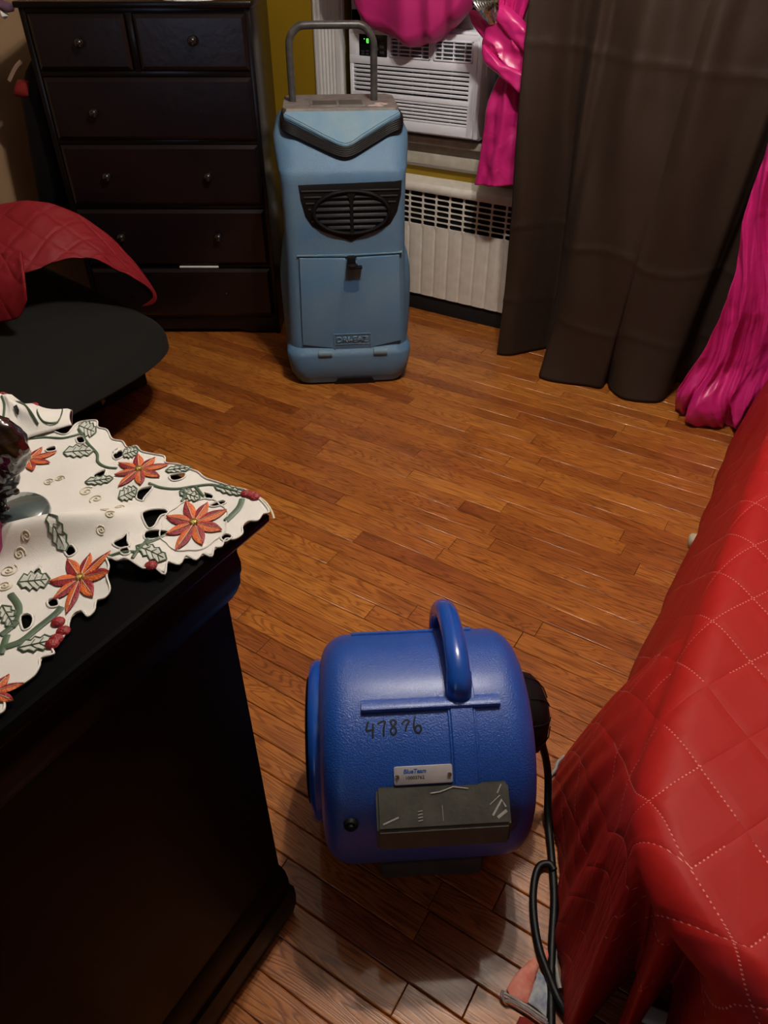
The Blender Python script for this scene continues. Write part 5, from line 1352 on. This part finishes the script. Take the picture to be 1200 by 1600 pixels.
bmq = B(); bmq.from_mesh(qo.data); bmesh.ops.remove_doubles(bmq, verts=bmq.verts, dist=1e-5); bmesh.ops.recalc_face_normals(bmq, faces=bmq.faces); bmq.to_mesh(qo.data); bmq.free()
sm = qo.modifiers.new('solid', 'SOLIDIFY'); sm.thickness = .005; sm.offset = -1; sm.material_offset = 1; sm.material_offset_rim = 0
tag(qo, 'bright red diamond-stitched quilt covering the bed and draping to the floor', 'quilt')
# pale frayed lining edge peeping out along the hem
b = B(); P = []
for k_ in range(0, nP, 3):
    h = Hk[k_]
    if -.14 < h.x < .05 and .50 < h.y < .90: P.append(Vector((h.x - .004 + .003 * math.sin(k_ * 1.7), h.y - .002, .005 + .003 * (k_ % 2))))
if len(P) > 3:
    tube(b, P, .0035, 6); obj('lining_edge', b, M_lining, qo, label='frayed white lining edge')
b = B(); bx(b, -.03, .03, -.02, .02, 0, .035, .012, 3); p = AZ(1083, 848, .0); o = tag(obj('cream_sheet_corner', b, M_sheet), 'corner of cream sheet peeping out under the far side of the quilt', 'sheet'); o.location = (p.x + .016, p.y - .01, 0.0); o.rotation_euler = (0, 0, .3)

# ================================================================== PATCHWORK CLOTH on the floor by the bed
pw = empty('patchwork_cloth', AZ(840, 1545, 0), 'crumpled salmon and blue-white patchwork cloth on the floor under the cord', 'cloth')
def patch(name, px, z0, m, thick=.004, puff=.006):
    pts_ = [AZ(*p, z0) - pw.location for p in px]; c = sum(pts_, Vector()) / len(pts_); bm = B(); n_ = len(pts_); rings_ = []
    rings_.append([Vector((p.x, p.y, .001)) for p in pts_]); rings_.append([Vector((p.x, p.y, z0)) for p in pts_])
    for q in (.75, .45, .15): rings_.append([c + (p - c) * q + Vector((0, 0, puff * (1 - q * q) + .002 * noise.noise(p * 60 * q))) for p in pts_])
    loft(bm, rings_); bmesh.ops.recalc_face_normals(bm, faces=bm.faces); return obj(name, bm, m, pw, 60)
patch('salmon_patch', [(792, 1545), (803, 1525), (815, 1512), (828, 1500), (836, 1496), (842, 1508), (838, 1520), (832, 1545), (824, 1568), (808, 1560), (797, 1555)], .006, M_salmon)
patch('white_patch', [(842, 1516), (852, 1528), (862, 1545), (870, 1575), (856, 1592), (838, 1575), (825, 1566), (833, 1540)], .005, M_wpatch)
patch('red_patch', [(812, 1588), (822, 1590), (842, 1606), (848, 1620), (800, 1615)], .004, M_redc)
patch('salmon_patch', [(848, 1478), (856, 1484), (862, 1500), (855, 1508), (848, 1500)], .005, M_salmon)
b = B(); tube(b, [AZ(*p, .009) - pw.location for p in ((788, 1552), (800, 1558), (826, 1573), (850, 1590), (872, 1608))], .0022, 6); obj('white_piping', b, M_lining, pw)
b = B(); P = [AZ(*p, .010) - pw.location for p in ((786, 1548), (784, 1556), (790, 1564), (802, 1566), (826, 1580), (842, 1592), (856, 1600))]; tube(b, smoothpath(P, 4), .0026, 8); obj('clear_ring', b, M_plast, pw, label='clear plastic edging')
b = B(); bx(b, -.035, .035, -.014, .014, 0, .014, .006, 3); o = tag(obj('cream_sheet_scrap', b, M_sheet), 'cream scrap of sheet showing at the foot hem of the red quilt', 'sheet'); p = AZ(1035, 1596, .0); o.location = (p.x, p.y, 0); o.rotation_euler = (0, 0, .2)

# ================================================================== CEILING LAMP (above the room, out of frame)
cl_ = empty('ceiling_light', (LAMP_XY[0], LAMP_XY[1], ZC), 'two-bulb flush ceiling lamp in the middle of the room', 'ceiling lamp')
b = B(); lathe(b, [(0, 0), (.15, 0), (.15, -.018), (.13, -.03), (0, -.03)], 32); obj('base_plate', b, M_trim, cl_)
for i, sx in enumerate((-1, 1)):
    x, y = sx * .075, sx * .02
    b = B(); lathe(b, [(0, -.02), (.02, -.02), (.02, -.06), (0, -.06)], 16, Matrix.Translation((x, y, 0))); obj('socket', b, M_trim, cl_)
    b = B(); lathe(b, [(0, -.06), (.014, -.062), (.02, -.075), (.029, -.10), (.026, -.122), (.012, -.134), (0, -.136)], 20, Matrix.Translation((x, y, 0))); bo = obj('bulb', b, M_bulb, cl_)
    bo.visible_shadow = True
    l = light('bulb_light', 'POINT', (LAMP_XY[0] + x, LAMP_XY[1] + y, ZC - .175), 47.0, (1.0, 0.91, 0.79), .030)
